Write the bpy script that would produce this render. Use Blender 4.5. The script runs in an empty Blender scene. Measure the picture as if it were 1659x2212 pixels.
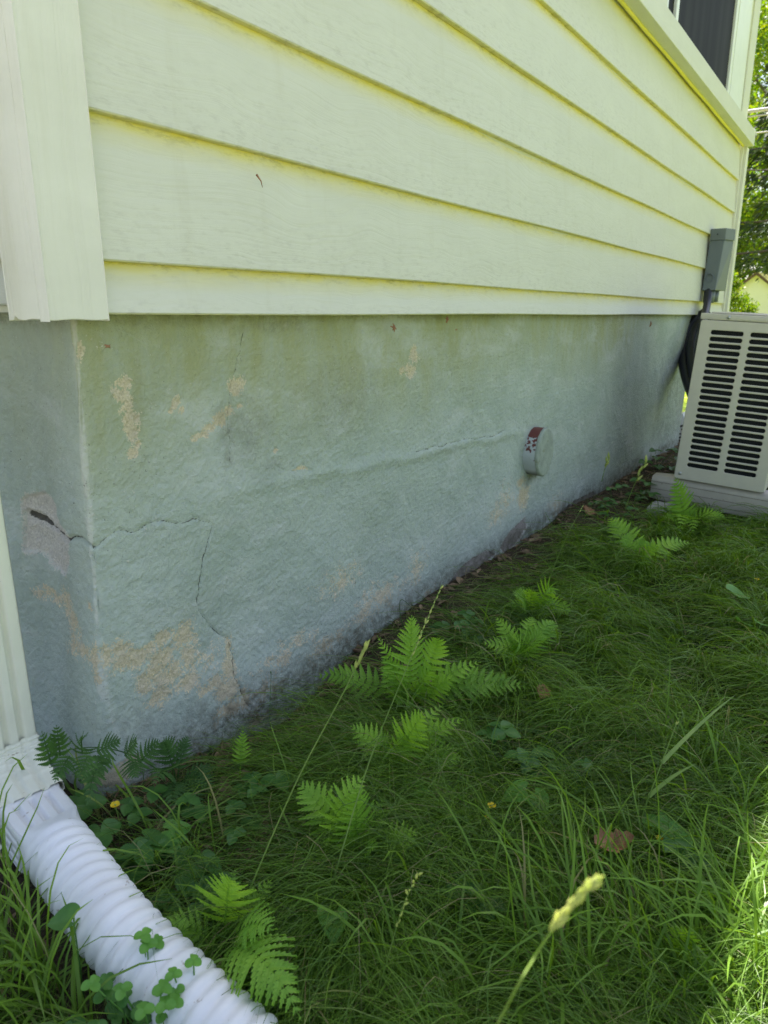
import bpy, bmesh, math, random
import numpy as np
from mathutils import Vector

R = math.radians
random.seed(7)
rng = np.random.default_rng(11)
scn = bpy.context.scene
COL = scn.collection

# ------------------------------------------------------------------ camera
F_PX, CX, CY = 1540.0, 829.5, 1106.0           # focal length and centre on a 1659 x 2212 picture
PITCH, YAW = math.atan(426 / F_PX), R(34.15)
CAM = np.array([0.0, -1.0, 0.0])
fw = np.array([math.cos(YAW) * math.cos(PITCH), math.sin(YAW) * math.cos(PITCH), -math.sin(PITCH)])
rt = np.array([math.sin(YAW), -math.cos(YAW), 0.0])
up = np.cross(rt, fw)
cd = bpy.data.cameras.new('camera')
cam = bpy.data.objects.new('camera', cd)
COL.objects.link(cam)
from mathutils import Matrix
cam.matrix_world = Matrix(((rt[0], up[0], -fw[0], CAM[0]), (rt[1], up[1], -fw[1], CAM[1]),
                           (rt[2], up[2], -fw[2], CAM[2]), (0, 0, 0, 1)))
cd.sensor_fit = 'VERTICAL'
cd.sensor_height = 34.6
cd.lens = F_PX / 2212 * 34.6
cd.clip_start, cd.clip_end = 0.02, 1500
cd.dof.use_dof = True
cd.dof.focus_distance = 1.45
cd.dof.aperture_fstop = 7.0
scn.camera = cam

# ------------------------------------------------------------------ light
SUN_EL, SUN_AZ = R(60), R(20.7)                # azimuth from +X (along the wall) towards +Y (into the house)
world = bpy.data.worlds.new('World')
scn.world = world
world.use_nodes = True
wn = world.node_tree.nodes
sky = wn.new('ShaderNodeTexSky')
sky.sky_type = 'NISHITA'
sky.sun_disc = False
sky.sun_elevation = SUN_EL
sky.sun_rotation = R(90) - SUN_AZ              # the sky counts clockwise from +Y
sky.air_density, sky.dust_density, sky.ozone_density = 1.0, 2.0, 1.0
wn['Background'].inputs['Strength'].default_value = 0.085
hz = wn.new('ShaderNodeHueSaturation')         # a thin summer haze takes some of the blue out of the sky
hz.inputs['Saturation'].default_value = 0.78
world.node_tree.links.new(sky.outputs[0], hz.inputs['Color'])
world.node_tree.links.new(hz.outputs[0], wn['Background'].inputs[0])
ld = bpy.data.lights.new('sun', 'SUN')
ld.energy = 5.0
ld.angle = R(0.5)
ld.color = (1.0, 0.95, 0.86)
sun = bpy.data.objects.new('sun', ld)
COL.objects.link(sun)
sdir = Vector((math.cos(SUN_EL) * math.cos(SUN_AZ), math.cos(SUN_EL) * math.sin(SUN_AZ), math.sin(SUN_EL)))
sun.rotation_euler = sdir.to_track_quat('Z', 'Y').to_euler()
sun.location = (6, 3, 9)
vs = scn.view_settings
vs.view_transform = 'Standard'
vs.look = 'None'
vs.gamma = 1.0
vs.use_curve_mapping = False
vs.exposure = 1.8
scn.cycles.max_bounces = 10
scn.cycles.diffuse_bounces = 6
scn.cycles.glossy_bounces = 3
scn.cycles.transmission_bounces = 5
scn.cycles.use_adaptive_sampling = False
scn.cycles.use_denoising = True
scn.cycles.denoiser = 'OPENIMAGEDENOISE'
scn.cycles.denoising_input_passes = 'RGB_ALBEDO_NORMAL'
scn.cycles.denoising_prefilter = 'NONE'

# ------------------------------------------------------------------ helpers: pixels to points
def ray(x, y):
    return fw + rt * (x - CX) / F_PX - up * (y - CY) / F_PX
def onY(x, y, Y=0.0):
    r = ray(x, y)
    return CAM + r * ((Y + 1.0) / r[1])
def onX(x, y, X):
    r = ray(x, y)
    return CAM + r * (X / r[0])
def smooth(a, b, x):
    t = np.clip((x - a) / (b - a), 0, 1)
    return t * t * (3 - 2 * t)

def _h(ix, iy, seed):
    n = (ix * 374761393 + iy * 668265263 + seed * 974711) & 0x7fffffff
    n = (n ^ (n >> 13)) * 1274126177 & 0x7fffffff
    return ((n ^ (n >> 16)) & 0xffff) / 65535.0
def vnoise(x, y, seed=0):
    x = np.asarray(x, float); y = np.asarray(y, float)
    ix = np.floor(x).astype(np.int64); iy = np.floor(y).astype(np.int64)
    fx = x - ix; fy = y - iy
    fx = fx * fx * fx * (fx * (fx * 6 - 15) + 10); fy = fy * fy * fy * (fy * (fy * 6 - 15) + 10)
    a = _h(ix, iy, seed); b = _h(ix + 1, iy, seed); c = _h(ix, iy + 1, seed); d = _h(ix + 1, iy + 1, seed)
    return (a + (b - a) * fx) * (1 - fy) + (c + (d - c) * fx) * fy
def fbm(x, y, oct=4, seed=0):
    s = 0; a = 0.5; t = 0
    for k in range(oct):
        s = s + a * vnoise(x * 2 ** k, y * 2 ** k, seed + k * 17); t += a; a *= 0.5
    return s / t

def zg(x, y):                                   # height of the ground
    x = np.asarray(x, float); y = np.asarray(y, float)
    z = -0.845 - 0.055 * smooth(-0.08, -0.7, y) - 0.05 * smooth(-1.5, -5, y)
    z = z - 0.07 * np.exp(-((x - 1.08) / 0.22) ** 2 - ((y + 0.0) / 0.12) ** 2)
    near = np.exp(-(np.hypot(x - 2, y + 1) / 6) ** 2)
    z = z + near * 0.05 * (fbm(x * 2.3, y * 2.3, 3, 5) - 0.5)
    far = smooth(6, 30, np.hypot(x - 2, y + 1))
    return z - 0.05 * far + 0.25 * far * (fbm(x * 0.07, y * 0.07, 2, 9) - 0.5)
def G(px, py, h=0.0):                           # the point h above the ground seen at a pixel
    r = ray(px, py); z = -0.88 + h
    for _ in range(12):
        p = CAM + r * (z / r[2])
        z = float(zg(p[0], p[1])) + h
    return CAM + r * (z / r[2])

# ------------------------------------------------------------------ helpers: objects
def props(o, label=None, cat=None, group=None, kind=None):
    for k, v in (('label', label), ('category', cat), ('group', group), ('kind', kind)):
        if v: o[k] = v
    return o
def thing(name, loc, label, cat, group=None):
    o = bpy.data.objects.new(name, None)
    o.empty_display_size = 0.1
    o.location = tuple(loc)
    COL.objects.link(o)
    return props(o, label, cat, group)
def link(name, me, mat, parent=None, smoothed=False):
    if mat is not None and not me.materials: me.materials.append(mat)
    o = bpy.data.objects.new(name, me)
    COL.objects.link(o)
    if parent is not None:
        off = Vector((0, 0, 0)); p = parent
        while p is not None:
            off += p.location; p = p.parent
        o.parent = parent
        o.location = -off
    if smoothed:
        me.polygons.foreach_set('use_smooth', np.ones(len(me.polygons), dtype=bool))
    return o

class MB:                                       # gathers vertices and faces for one mesh
    def __init__(s): s.v = []; s.f = []; s.mi = []
    def add(s, vs, fs, m=0):
        b = len(s.v); s.v += [tuple(map(float, q)) for q in vs]
        s.f += [tuple(i + b for i in f) for f in fs]; s.mi += [m] * len(fs)
    def box(s, x0, x1, y0, y1, z0, z1, m=0):
        s.add([(x0, y0, z0), (x1, y0, z0), (x1, y1, z0), (x0, y1, z0), (x0, y0, z1), (x1, y0, z1), (x1, y1, z1), (x0, y1, z1)],
              [(0, 3, 2, 1), (4, 5, 6, 7), (0, 1, 5, 4), (1, 2, 6, 5), (2, 3, 7, 6), (3, 0, 4, 7)], m)
    def tube(s, pts, rad, n=8, cap=True, m=0, sq=None):
        pts = [np.array(p, float) for p in pts]
        if np.isscalar(rad): rad = [rad] * len(pts)
        prev = None; rings = []
        for i, p in enumerate(pts):
            t = pts[min(i + 1, len(pts) - 1)] - pts[max(i - 1, 0)]
            t = t / (np.linalg.norm(t) + 1e-12)
            if prev is None:
                a = np.array([0, 0, 1.0]) if abs(t[2]) < 0.9 else np.array([1.0, 0, 0])
                u = np.cross(a, t)
            else:
                u = prev - t * (prev @ t)
            u /= np.linalg.norm(u) + 1e-12
            prev = u; w = np.cross(t, u)
            rings.append([p + (u * math.cos(2 * math.pi * k / n) + w * math.sin(2 * math.pi * k / n)) * rad[i] for k in range(n)])
        vs = [q for r_ in rings for q in r_]; fs = []
        for i in range(len(pts) - 1):
            for k in range(n):
                fs.append((i * n + k, i * n + (k + 1) % n, (i + 1) * n + (k + 1) % n, (i + 1) * n + k))
        if cap:
            fs.append(tuple(range(n))[::-1]); fs.append(tuple((len(pts) - 1) * n + k for k in range(n)))
        s.add(vs, fs, m)
    def mesh(s, name):
        me = bpy.data.meshes.new(name)
        me.from_pydata(s.v, [], s.f)
        if any(s.mi): me.polygons.foreach_set('material_index', np.array(s.mi, dtype=np.int32))
        me.update()
        return me
    def build(s, name, mat, parent=None, smoothed=False, bevel=0, seg=2):
        me = s.mesh(name)
        for m in (mat if isinstance(mat, (list, tuple)) else [mat]): me.materials.append(m)
        if bevel:
            bm = bmesh.new(); bm.from_mesh(me)
            es = [e for e in bm.edges if len(e.link_faces) == 2 and e.calc_face_angle(0) > 0.5]
            bmesh.ops.bevel(bm, geom=es, offset=bevel, segments=seg, affect='EDGES', profile=0.5, clamp_overlap=True)
            bm.to_mesh(me); bm.free()
        o = link(name, me, None, parent, smoothed)
        if bevel and smoothed and hasattr(me, 'set_sharp_from_angle'): me.set_sharp_from_angle(angle=R(40))
        return o

def np_mesh(name, verts, quads):
    me = bpy.data.meshes.new(name)
    nv, nq = len(verts), len(quads)
    me.vertices.add(nv); me.vertices.foreach_set('co', np.ascontiguousarray(verts, dtype=np.float32).ravel())
    me.loops.add(nq * 4); me.loops.foreach_set('vertex_index', np.ascontiguousarray(quads, dtype=np.int32).ravel())
    me.polygons.add(nq); me.polygons.foreach_set('loop_start', np.arange(nq, dtype=np.int32) * 4)
    me.update(calc_edges=True); me.validate()
    return me
def grid_quads(nu, nv):
    i = np.arange(nu - 1)[:, None] * nv + np.arange(nv - 1)[None, :]
    return np.stack([i, i + nv, i + nv + 1, i + 1], -1).reshape(-1, 4)
def color_attr(me, name, arr):
    a = me.color_attributes.new(name, 'FLOAT_COLOR', 'POINT')
    a.data.foreach_set('color', np.ascontiguousarray(arr, dtype=np.float32).ravel())

# ------------------------------------------------------------------ materials
class NT:
    def __init__(s, name):
        s.m = bpy.data.materials.new(name); s.m.use_nodes = True
        s.t = s.m.node_tree; s.n = s.t.nodes
        s.b = s.n['Principled BSDF']; s.out = s.n['Material Output']
    def new(s, typ, **kw):
        nd = s.n.new(typ)
        for k, v in kw.items():
            if k.startswith('i_'):
                key = k[2:]
                nd.inputs[int(key) if key.isdigit() else key.replace('_', ' ')].default_value = v
            else: setattr(nd, k, v)
        return nd
    def link(s, a, b): s.t.links.new(a, b)
    def coords(s, scale=(1, 1, 1), rot=(0, 0, 0), obj=False):
        mp = s.new('ShaderNodeMapping'); mp.inputs['Scale'].default_value = scale; mp.inputs['Rotation'].default_value = rot
        if obj: s.link(s.new('ShaderNodeTexCoord').outputs['Object'], mp.inputs[0])
        else: s.link(s.new('ShaderNodeNewGeometry').outputs['Position'], mp.inputs[0])
        return mp.outputs[0]
    def noise(s, co, scale, detail=4, rough=0.55, dist=0):
        nd = s.new('ShaderNodeTexNoise'); nd.inputs['Scale'].default_value = scale; nd.inputs['Detail'].default_value = detail
        nd.inputs['Roughness'].default_value = rough; nd.inputs['Distortion'].default_value = dist
        s.link(co, nd.inputs['Vector']); return nd.outputs['Fac']
    def ramp(s, fac, stops):
        nd = s.new('ShaderNodeValToRGB'); e = nd.color_ramp.elements
        while len(e) < len(stops): e.new(0.5)
        for i, (p, c) in enumerate(stops):
            e[i].position = p; e[i].color = (c if len(c) == 4 else (*c, 1)) if not np.isscalar(c) else (c, c, c, 1)
        s.link(fac, nd.inputs[0]); return nd.outputs[0]
    def mix(s, fac, a, b, mode='MIX'):
        nd = s.new('ShaderNodeMix', data_type='RGBA', blend_type=mode)
        for v, i in ((fac, 0), (a, 6), (b, 7)):
            if hasattr(v, 'is_output') or hasattr(v, 'links'): s.link(v, nd.inputs[i])
            elif i == 0: nd.inputs[0].default_value = v
            else: nd.inputs[i].default_value = (*v, 1) if len(v) == 3 else v
        return nd.outputs[2]
    def math(s, op, a, b=0.0, clamp=False):
        nd = s.new('ShaderNodeMath', operation=op, use_clamp=clamp)
        for i, v in enumerate((a, b)):
            if hasattr(v, 'links'): s.link(v, nd.inputs[i])
            else: nd.inputs[i].default_value = v
        return nd.outputs[0]
    def bump(s, h, strength=0.3, dist=0.01, prev=None):
        nd = s.new('ShaderNodeBump'); nd.inputs['Strength'].default_value = strength; nd.inputs['Distance'].default_value = dist
        s.link(h, nd.inputs['Height'])
        if prev is not None: s.link(prev, nd.inputs['Normal'])
        return nd.outputs[0]
    def finish(s, color=None, rough=0.5, normal=None, spec=None, metal=None):
        if color is not None:
            if hasattr(color, 'links'): s.link(color, s.b.inputs['Base Color'])
            else: s.b.inputs['Base Color'].default_value = (*color, 1)
        if hasattr(rough, 'links'): s.link(rough, s.b.inputs['Roughness'])
        else: s.b.inputs['Roughness'].default_value = rough
        if normal is not None: s.link(normal, s.b.inputs['Normal'])
        if spec is not None: s.b.inputs['Specular IOR Level'].default_value = spec
        if metal is not None: s.b.inputs['Metallic'].default_value = metal
        return s.m

def siding_material(name, vertical=False, base=(0.665, 0.655, 0.555), base2=(0.615, 0.605, 0.505), grain=0.22):
    t = NT(name)
    sc = (34, 34, 0.5) if vertical else (0.8, 1, 34)
    co = t.coords(sc)
    warp = t.noise(t.coords((0.9, 0.9, 0.9)), 3.0, 2)
    nd = t.new('ShaderNodeVectorMath', operation='ADD'); t.link(co, nd.inputs[0])
    cmb = t.new('ShaderNodeCombineXYZ')
    w3 = t.math('MULTIPLY', warp, 1.2 if vertical else 4.0)
    t.link(w3, cmb.inputs[0 if vertical else 2]); t.link(cmb.outputs[0], nd.inputs[1])
    g = t.noise(nd.outputs[0], 3.4, 5, 0.6, 0.15)
    g2 = t.ramp(g, [(0.35, 0.0), (0.5, 0.75), (0.62, 1.0)])
    fine = t.noise(t.coords((1, 1, 1)), 420, 2)
    dirt = t.noise(t.coords((0.8, 0.8, 2.2)), 4.0, 6, 0.65)
    colr = t.mix(t.ramp(dirt, [(0.35, 0.0), (0.75, 1.0)]), base, base2)
    speck = t.ramp(t.noise(t.coords((1, 1, 1)), 55, 3, 0.6), [(0.79, 0.0), (0.84, 0.4)])
    colr = t.mix(speck, colr, (0.36, 0.33, 0.22))
    streak = t.ramp(t.noise(t.coords((7, 7, 0.55)), 3.0, 5, 0.7), [(0.56, 0.0), (0.8, 0.3)])
    colr = t.mix(streak, colr, (0.52, 0.49, 0.34))
    gl = t.ramp(g2, [(0.0, 0.06), (0.5, 0.0)])
    colr = t.mix(gl, colr, (0.5, 0.48, 0.33))
    fr = t.new('ShaderNodeVertexColor', layer_name='lap_glow'); fs_ = t.new('ShaderNodeSeparateColor'); t.link(fr.outputs[0], fs_.inputs[0])
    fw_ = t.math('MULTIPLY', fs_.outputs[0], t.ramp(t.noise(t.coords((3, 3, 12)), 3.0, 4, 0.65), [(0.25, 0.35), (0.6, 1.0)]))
    colr = t.mix(fw_, colr, (0.74, 0.64, 0.13))          # yellow bounce glow painted where the board above laps over it
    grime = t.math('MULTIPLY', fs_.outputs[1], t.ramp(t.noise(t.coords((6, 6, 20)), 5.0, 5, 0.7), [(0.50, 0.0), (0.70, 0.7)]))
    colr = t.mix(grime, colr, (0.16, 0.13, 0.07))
    n = t.bump(g2, grain, 0.0022)
    n = t.bump(fine, 0.10, 0.0006, n)
    return t.finish(colr, 0.48, n, 0.4)

M = {}
M['siding'] = siding_material('painted_siding')
M['trim'] = siding_material('painted_trim', True, (0.74, 0.72, 0.635), (0.68, 0.66, 0.57), 0.3)
t = NT('pale_caulk'); M['caulk'] = t.finish((0.76, 0.67, 0.15), 0.5, t.bump(t.noise(t.coords(), 30, 3), 0.3, 0.002))

def foundation_material():
    t = NT('painted_stucco')
    at = t.new('ShaderNodeVertexColor', layer_name='wear')
    sp = t.new('ShaderNodeSeparateColor'); t.link(at.outputs[0], sp.inputs[0])
    peel, conc, dirt = sp.outputs[0], sp.outputs[1], sp.outputs[2]
    crack = at.outputs['Alpha']
    P = t.coords()
    n_s = t.noise(P, 230, 4, 0.65); n_m = t.noise(P, 38, 5, 0.65); n_l = t.noise(P, 5, 4, 0.6)
    ragged = t.math('ADD', t.math('MULTIPLY', n_s, 1.25), t.math('MULTIPLY', n_m, 0.9))       # about 0.8 on average
    def edge(mask, lo, hi):
        v = t.math('ADD', t.math('MULTIPLY', mask, 0.9), t.math('SUBTRACT', ragged, 1.03))
        return t.ramp(v, [(lo, 0.0), (hi, 1.0)])
    paint = t.mix(t.ramp(n_l, [(0.3, 0.0), (0.7, 1.0)]), (0.375, 0.435, 0.375), (0.455, 0.51, 0.455))
    paint = t.mix(t.math('MULTIPLY', t.ramp(n_m, [(0.4, 0.0), (0.75, 1.0)]), 0.35), paint, (0.27, 0.32, 0.32))
    olive = t.new('ShaderNodeVertexColor', layer_name='wall_tint'); so = t.new('ShaderNodeSeparateColor'); t.link(olive.outputs[0], so.inputs[0])
    ov = t.math('MULTIPLY', so.outputs[0], t.ramp(t.noise(t.coords((5, 5, 1.2)), 3.5, 5, 0.65), [(0.25, 0.35), (0.65, 1.0)]))
    paint = t.mix(t.math('MULTIPLY', ov, 0.8), paint, (0.34, 0.34, 0.13))
    worn = t.ramp(t.noise(t.coords((1.6, 1.6, 3.2)), 2.2, 6, 0.68, 0.5), [(0.52, 0.0), (0.68, 0.55)])
    paint = t.mix(worn, paint, (0.55, 0.58, 0.55))
    paint = t.mix(t.math('MULTIPLY', so.outputs[2], 0.5), paint, (0.66, 0.65, 0.61))
    tan = t.mix(t.ramp(n_s, [(0.35, 0.0), (0.65, 1.0)]), (0.41, 0.34, 0.20), (0.71, 0.615, 0.42))
    tan = t.mix(t.ramp(n_m, [(0.3, 0.0), (0.7, 0.6)]), tan, (0.54, 0.49, 0.41))
    grey = t.mix(t.ramp(n_s, [(0.3, 0.0), (0.7, 1.0)]), (0.24, 0.215, 0.195), (0.43, 0.39, 0.355))
    grey = t.mix(so.outputs[1], grey, t.mix(t.ramp(n_s, [(0.3, 0.0), (0.7, 1.0)]), (0.40, 0.375, 0.34), (0.66, 0.62, 0.56)))
    c = t.mix(edge(peel, 0.47, 0.53), paint, tan)
    ec = edge(conc, 0.47, 0.53)
    rim = t.math('SUBTRACT', edge(conc, 0.30, 0.36), ec, True)
    c = t.mix(t.math('MULTIPLY', rim, 0.55), c, (0.72, 0.66, 0.60))
    c = t.mix(ec, c, grey)
    spots = t.ramp(t.noise(P, 120, 3, 0.75), [(0.655, 0.0), (0.70, 1.0)])
    zone = t.ramp(t.noise(P, 2.6, 3), [(0.42, 0.05), (0.62, 1.0)])
    c = t.mix(t.math('MULTIPLY', t.math('MULTIPLY', spots, zone), 0.75), c, (0.10, 0.105, 0.085))
    sc = t.new('ShaderNodeMapping'); sc.inputs['Rotation'].default_value = (0, R(-24), 0); sc.inputs['Scale'].default_value = (7, 7, 60)
    t.link(t.new('ShaderNodeNewGeometry').outputs['Position'], sc.inputs[0])
    pin = t.ramp(t.noise(P, 330, 1, 0.5), [(0.775, 0.0), (0.80, 1.0)])
    c = t.mix(t.math('MULTIPLY', pin, 0.8), c, (0.07, 0.07, 0.055))
    scr = t.ramp(t.noise(sc.outputs[0], 1.0, 4, 0.7), [(0.62, 0.0), (0.78, 0.22)])
    c = t.mix(scr, c, (0.30, 0.33, 0.31))
    dm = t.math('MULTIPLY', dirt, t.ramp(t.math('ADD', t.math('MULTIPLY', n_m, 0.6), t.math('MULTIPLY', n_s, 0.4)), [(0.33, 0.0), (0.62, 1.0)]), True)
    c = t.mix(dm, c, (0.10, 0.088, 0.05))
    c = t.mix(t.math('MULTIPLY', t.ramp(t.math('ADD', crack, t.math('MULTIPLY', t.math('SUBTRACT', n_m, 0.5), 0.22)), [(0.87, 0.0), (0.95, 1.0)]), 0.9), c, (0.05, 0.045, 0.035))
    n = t.bump(n_m, 0.28, 0.005)
    n = t.bump(n_s, 0.9, 0.0032, n)
    n = t.bump(t.noise(P, 480, 2), 0.5, 0.0010, n)
    return t.finish(c, 0.75, n, 0.3)
M['foundation'] = foundation_material()

def leafy(name, dark, light, trans=0.35, rough=0.5, attr=None, tint=None, vary=True, nscale=9, hue=0.485):
    t = NT(name)
    if attr:
        at = t.new('ShaderNodeVertexColor', layer_name=attr); sp = t.new('ShaderNodeSeparateColor'); t.link(at.outputs[0], sp.inputs[0])
        c = t.mix(sp.outputs[0], dark, light)
        if tint is not None: c = t.mix(sp.outputs[1], c, tint)
    else:
        c = t.mix(t.ramp(t.noise(t.coords(), nscale, 4), [(0.3, 0.0), (0.7, 1.0)]), dark, light)
    t.link(c, t.b.inputs['Base Color']); t.b.inputs['Roughness'].default_value = rough
    t.b.inputs['Specular IOR Level'].default_value = 0.35
    tr = t.new('ShaderNodeBsdfTranslucent')
    hs = t.new('ShaderNodeHueSaturation'); hs.inputs['Hue'].default_value = hue; hs.inputs['Value'].default_value = 1.5; hs.inputs['Saturation'].default_value = 1.1
    t.link(c, hs.inputs['Color']); t.link(hs.outputs[0], tr.inputs[0])
    ms = t.new('ShaderNodeMixShader'); ms.inputs[0].default_value = trans
    t.link(t.b.outputs[0], ms.inputs[1]); t.link(tr.outputs[0], ms.inputs[2]); t.link(ms.outputs[0], t.out.inputs[0])
    return t.m
M['grass'] = leafy('grass_blade', (0.036, 0.092, 0.014), (0.21, 0.37, 0.04), 0.42, 0.40, 'tone', (0.30, 0.25, 0.12))
M['fern'] = leafy('fern_frond', (0.19, 0.38, 0.036), (0.31, 0.52, 0.055), 0.38, 0.5, nscale=22)
M['fern_mid'] = leafy('older_fern_frond', (0.15, 0.32, 0.034), (0.25, 0.45, 0.05), 0.36, 0.5, nscale=22)
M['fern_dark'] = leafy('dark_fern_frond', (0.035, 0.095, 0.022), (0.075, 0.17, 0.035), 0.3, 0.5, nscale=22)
M['weed'] = leafy('weed_leaf', (0.05, 0.145, 0.03), (0.09, 0.22, 0.04), 0.3, 0.42, nscale=40)
M['weed_light'] = leafy('bright_weed_leaf', (0.11, 0.28, 0.05), (0.16, 0.36, 0.06), 0.35, 0.42, nscale=40)
M['stalk'] = leafy('grass_stalk', (0.14, 0.24, 0.045), (0.24, 0.34, 0.08), 0.3, 0.5, nscale=15)
M['seed'] = leafy('seed_husk', (0.40, 0.46, 0.15), (0.62, 0.63, 0.26), 0.55, 0.6, nscale=60, hue=0.505)
M['petal'] = leafy('yellow_petal', (0.80, 0.55, 0.02), (0.85, 0.66, 0.03), 0.25, 0.5)
M['deadleaf'] = leafy('dead_leaf', (0.24, 0.115, 0.06), (0.46, 0.25, 0.13), 0.12, 0.6, nscale=60)
M['litter'] = leafy('leaf_litter', (0.09, 0.06, 0.035), (0.30, 0.21, 0.12), 0.1, 0.8, nscale=50)
M['maple'] = leafy('broadleaf', (0.05, 0.12, 0.012), (0.13, 0.24, 0.02), 0.45, 0.45, 'tone', (0.26, 0.30, 0.03))
M['needle'] = leafy('needle', (0.012, 0.03, 0.01), (0.04, 0.075, 0.018), 0.15, 0.55, 'tone', (0.10, 0.13, 0.03))

t = NT('bark'); c = t.mix(t.noise(t.coords((6, 6, 1)), 6, 5), (0.06, 0.045, 0.03), (0.20, 0.16, 0.12))
M['bark'] = t.finish(c, 0.9, t.bump(t.noise(t.coords((8, 8, 1)), 8, 4), 0.7, 0.02))

def ground_material():
    t = NT('lawn_soil')
    P = t.coords()
    n1 = t.noise(P, 22, 6, 0.7); n2 = t.noise(P, 150, 4, 0.7); n3 = t.noise(P, 0.6, 4)
    soil = t.mix(t.ramp(n2, [(0.3, 0.0), (0.7, 1.0)]), (0.030, 0.022, 0.014), (0.115, 0.088, 0.058))
    thatch = t.mix(t.ramp(n1, [(0.35, 0.0), (0.65, 1.0)]), (0.022, 0.040, 0.012), (0.060, 0.085, 0.025))
    lawn = t.mix(t.ramp(n3, [(0.3, 0.0), (0.7, 1.0)]), (0.22, 0.275, 0.012), (0.28, 0.335, 0.018))
    lawn = t.mix(t.ramp(t.noise(P, 45, 5, 0.7), [(0.4, 0.0), (0.75, 0.5)]), lawn, (0.09, 0.14, 0.014))
    at = t.new('ShaderNodeVertexColor', layer_name='cover'); sp = t.new('ShaderNodeSeparateColor'); t.link(at.outputs[0], sp.inputs[0])
    v = t.math('ADD', sp.outputs[0], t.math('MULTIPLY', t.math('SUBTRACT', n1, 0.5), 0.8))
    c = t.mix(t.ramp(v, [(0.4, 0.0), (0.6, 1.0)]), thatch, soil)
    c = t.mix(sp.outputs[1], c, lawn)
    n = t.bump(n1, 0.8, 0.02); n = t.bump(n2, 0.8, 0.006, n)
    return t.finish(c, 0.95, n, 0.1)
M['ground'] = ground_material()

def plain(name, colr, rough=0.45, vary=0.12, scale=30, bump=0.1, bd=0.001, metal=0, spots=None, spec=0.5):
    t = NT(name)
    n = t.noise(t.coords(), scale, 5, 0.6)
    c = t.mix(t.ramp(n, [(0.35, 0.0), (0.7, 1.0)]), colr, tuple(x * (1 - vary) for x in colr))
    if spots:
        c = t.mix(t.ramp(t.noise(t.coords(), spots[1], 3, 0.6), [(spots[2], 0.0), (spots[2] + 0.05, spots[3])]), c, spots[0])
    return t.finish(c, rough, t.bump(t.noise(t.coords(), scale * 6, 3), bump, bd), spec, metal)
M['spout'] = plain('downspout_paint', (0.80, 0.79, 0.66), 0.42, 0.08, 12, 0.08, spots=((0.30, 0.22, 0.12), 90, 0.70, 0.6))
M['plastic'] = plain('white_plastic', (0.82, 0.81, 0.81), 0.42, 0.16, 9, 0.06, spots=((0.30, 0.22, 0.16), 48, 0.665, 0.75))
M['ac'] = plain('beige_enamel', (0.60, 0.56, 0.47), 0.4, 0.06, 20, 0.12, 0.0006, spots=((0.28, 0.25, 0.19), 120, 0.73, 0.5))
M['coil'] = plain('dark_coil', (0.012, 0.018, 0.022), 0.6, 0.3, 60)
M['steel'] = plain('steel', (0.5, 0.5, 0.5), 0.3, 0.1, 60, metal=1)
M['grey'] = plain('grey_plastic', (0.135, 0.160, 0.165), 0.5, 0.08, 14, 0.1)
M['rubber'] = plain('black_foam', (0.022, 0.022, 0.026), 0.34, 0.2, 60, 0.3, 0.002)
M['black'] = plain('black_void', (0.006, 0.006, 0.007), 0.8, 0.2, 60)
M['beam'] = plain('weathered_beige_plastic', (0.46, 0.42, 0.355), 0.55, 0.15, 16, 0.15, spots=((0.14, 0.12, 0.08), 60, 0.66, 0.7))
M['groove'] = plain('beam_groove', (0.26, 0.235, 0.195), 0.7, 0.2, 16)
M['stone'] = plain('pale_stone', (0.42, 0.41, 0.385), 0.85, 0.4, 30, 0.5, 0.004, spots=((0.13, 0.12, 0.09), 70, 0.62, 0.7))
M['vinyl'] = plain('white_vinyl', (0.78, 0.79, 0.75), 0.35, 0.05, 14, 0.04)
M['shed'] = plain('white_clapboard', (0.80, 0.77, 0.70), 0.6, 0.05, 4, 0.1)
M['moss'] = plain('mossy_shingle', (0.30, 0.28, 0.05), 0.9, 0.5, 5, 0.5, 0.01)
M['brown'] = plain('brown_fascia', (0.12, 0.07, 0.045), 0.7, 0.2, 8)
M['roof'] = plain('grey_shingle', (0.12, 0.115, 0.11), 0.9, 0.35, 12, 0.5, 0.01)
M['wire'] = plain('weathered_cable', (0.50, 0.46, 0.45), 0.6, 0.2, 30)
t = NT('screened_glass')
c = t.mix(t.ramp(t.noise(t.coords((5, 5, 0.25)), 2.2, 3), [(0.4, 0.0), (0.7, 1.0)]), (0.008, 0.008, 0.008), (0.022, 0.022, 0.021))
M['pane'] = t.finish(c, 0.6, None, 0.1)
t = NT('flaking_pipe')
fl = t.ramp(t.math('ADD', t.noise(t.coords(), 42, 5, 0.6, 0.5), t.math('MULTIPLY', t.new('ShaderNodeVertexColor', layer_name='wear').outputs['Alpha'], 0.0)), [(0.49, 0.0), (0.52, 1.0)])
geo = t.new('ShaderNodeNewGeometry'); sx = t.new('ShaderNodeSeparateXYZ'); t.link(geo.outputs['Normal'], sx.inputs[0])
M['pipe_paint'] = plain('pipe_paint', (0.34, 0.39, 0.33), 0.8, 0.3, 25, 0.7, 0.003, spots=((0.22, 0.24, 0.15), 30, 0.6, 0.6))
px = t.new('ShaderNodeSeparateXYZ'); t.link(geo.outputs['Position'], px.inputs[0])
hi = t.ramp(t.math('ADD', t.math('MULTIPLY', px.outputs[2], 5.0), 2.78), [(0.3, 0.0), (0.75, 1.0)])
nz = t.noise(t.coords(), 42, 5, 0.6, 0.4)
fl = t.ramp(t.math('ADD', nz, t.math('MULTIPLY', hi, 0.35)), [(0.64, 0.0), (0.66, 1.0)])
c = t.mix(fl, (0.44, 0.48, 0.48), (0.13, 0.032, 0.026))
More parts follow.
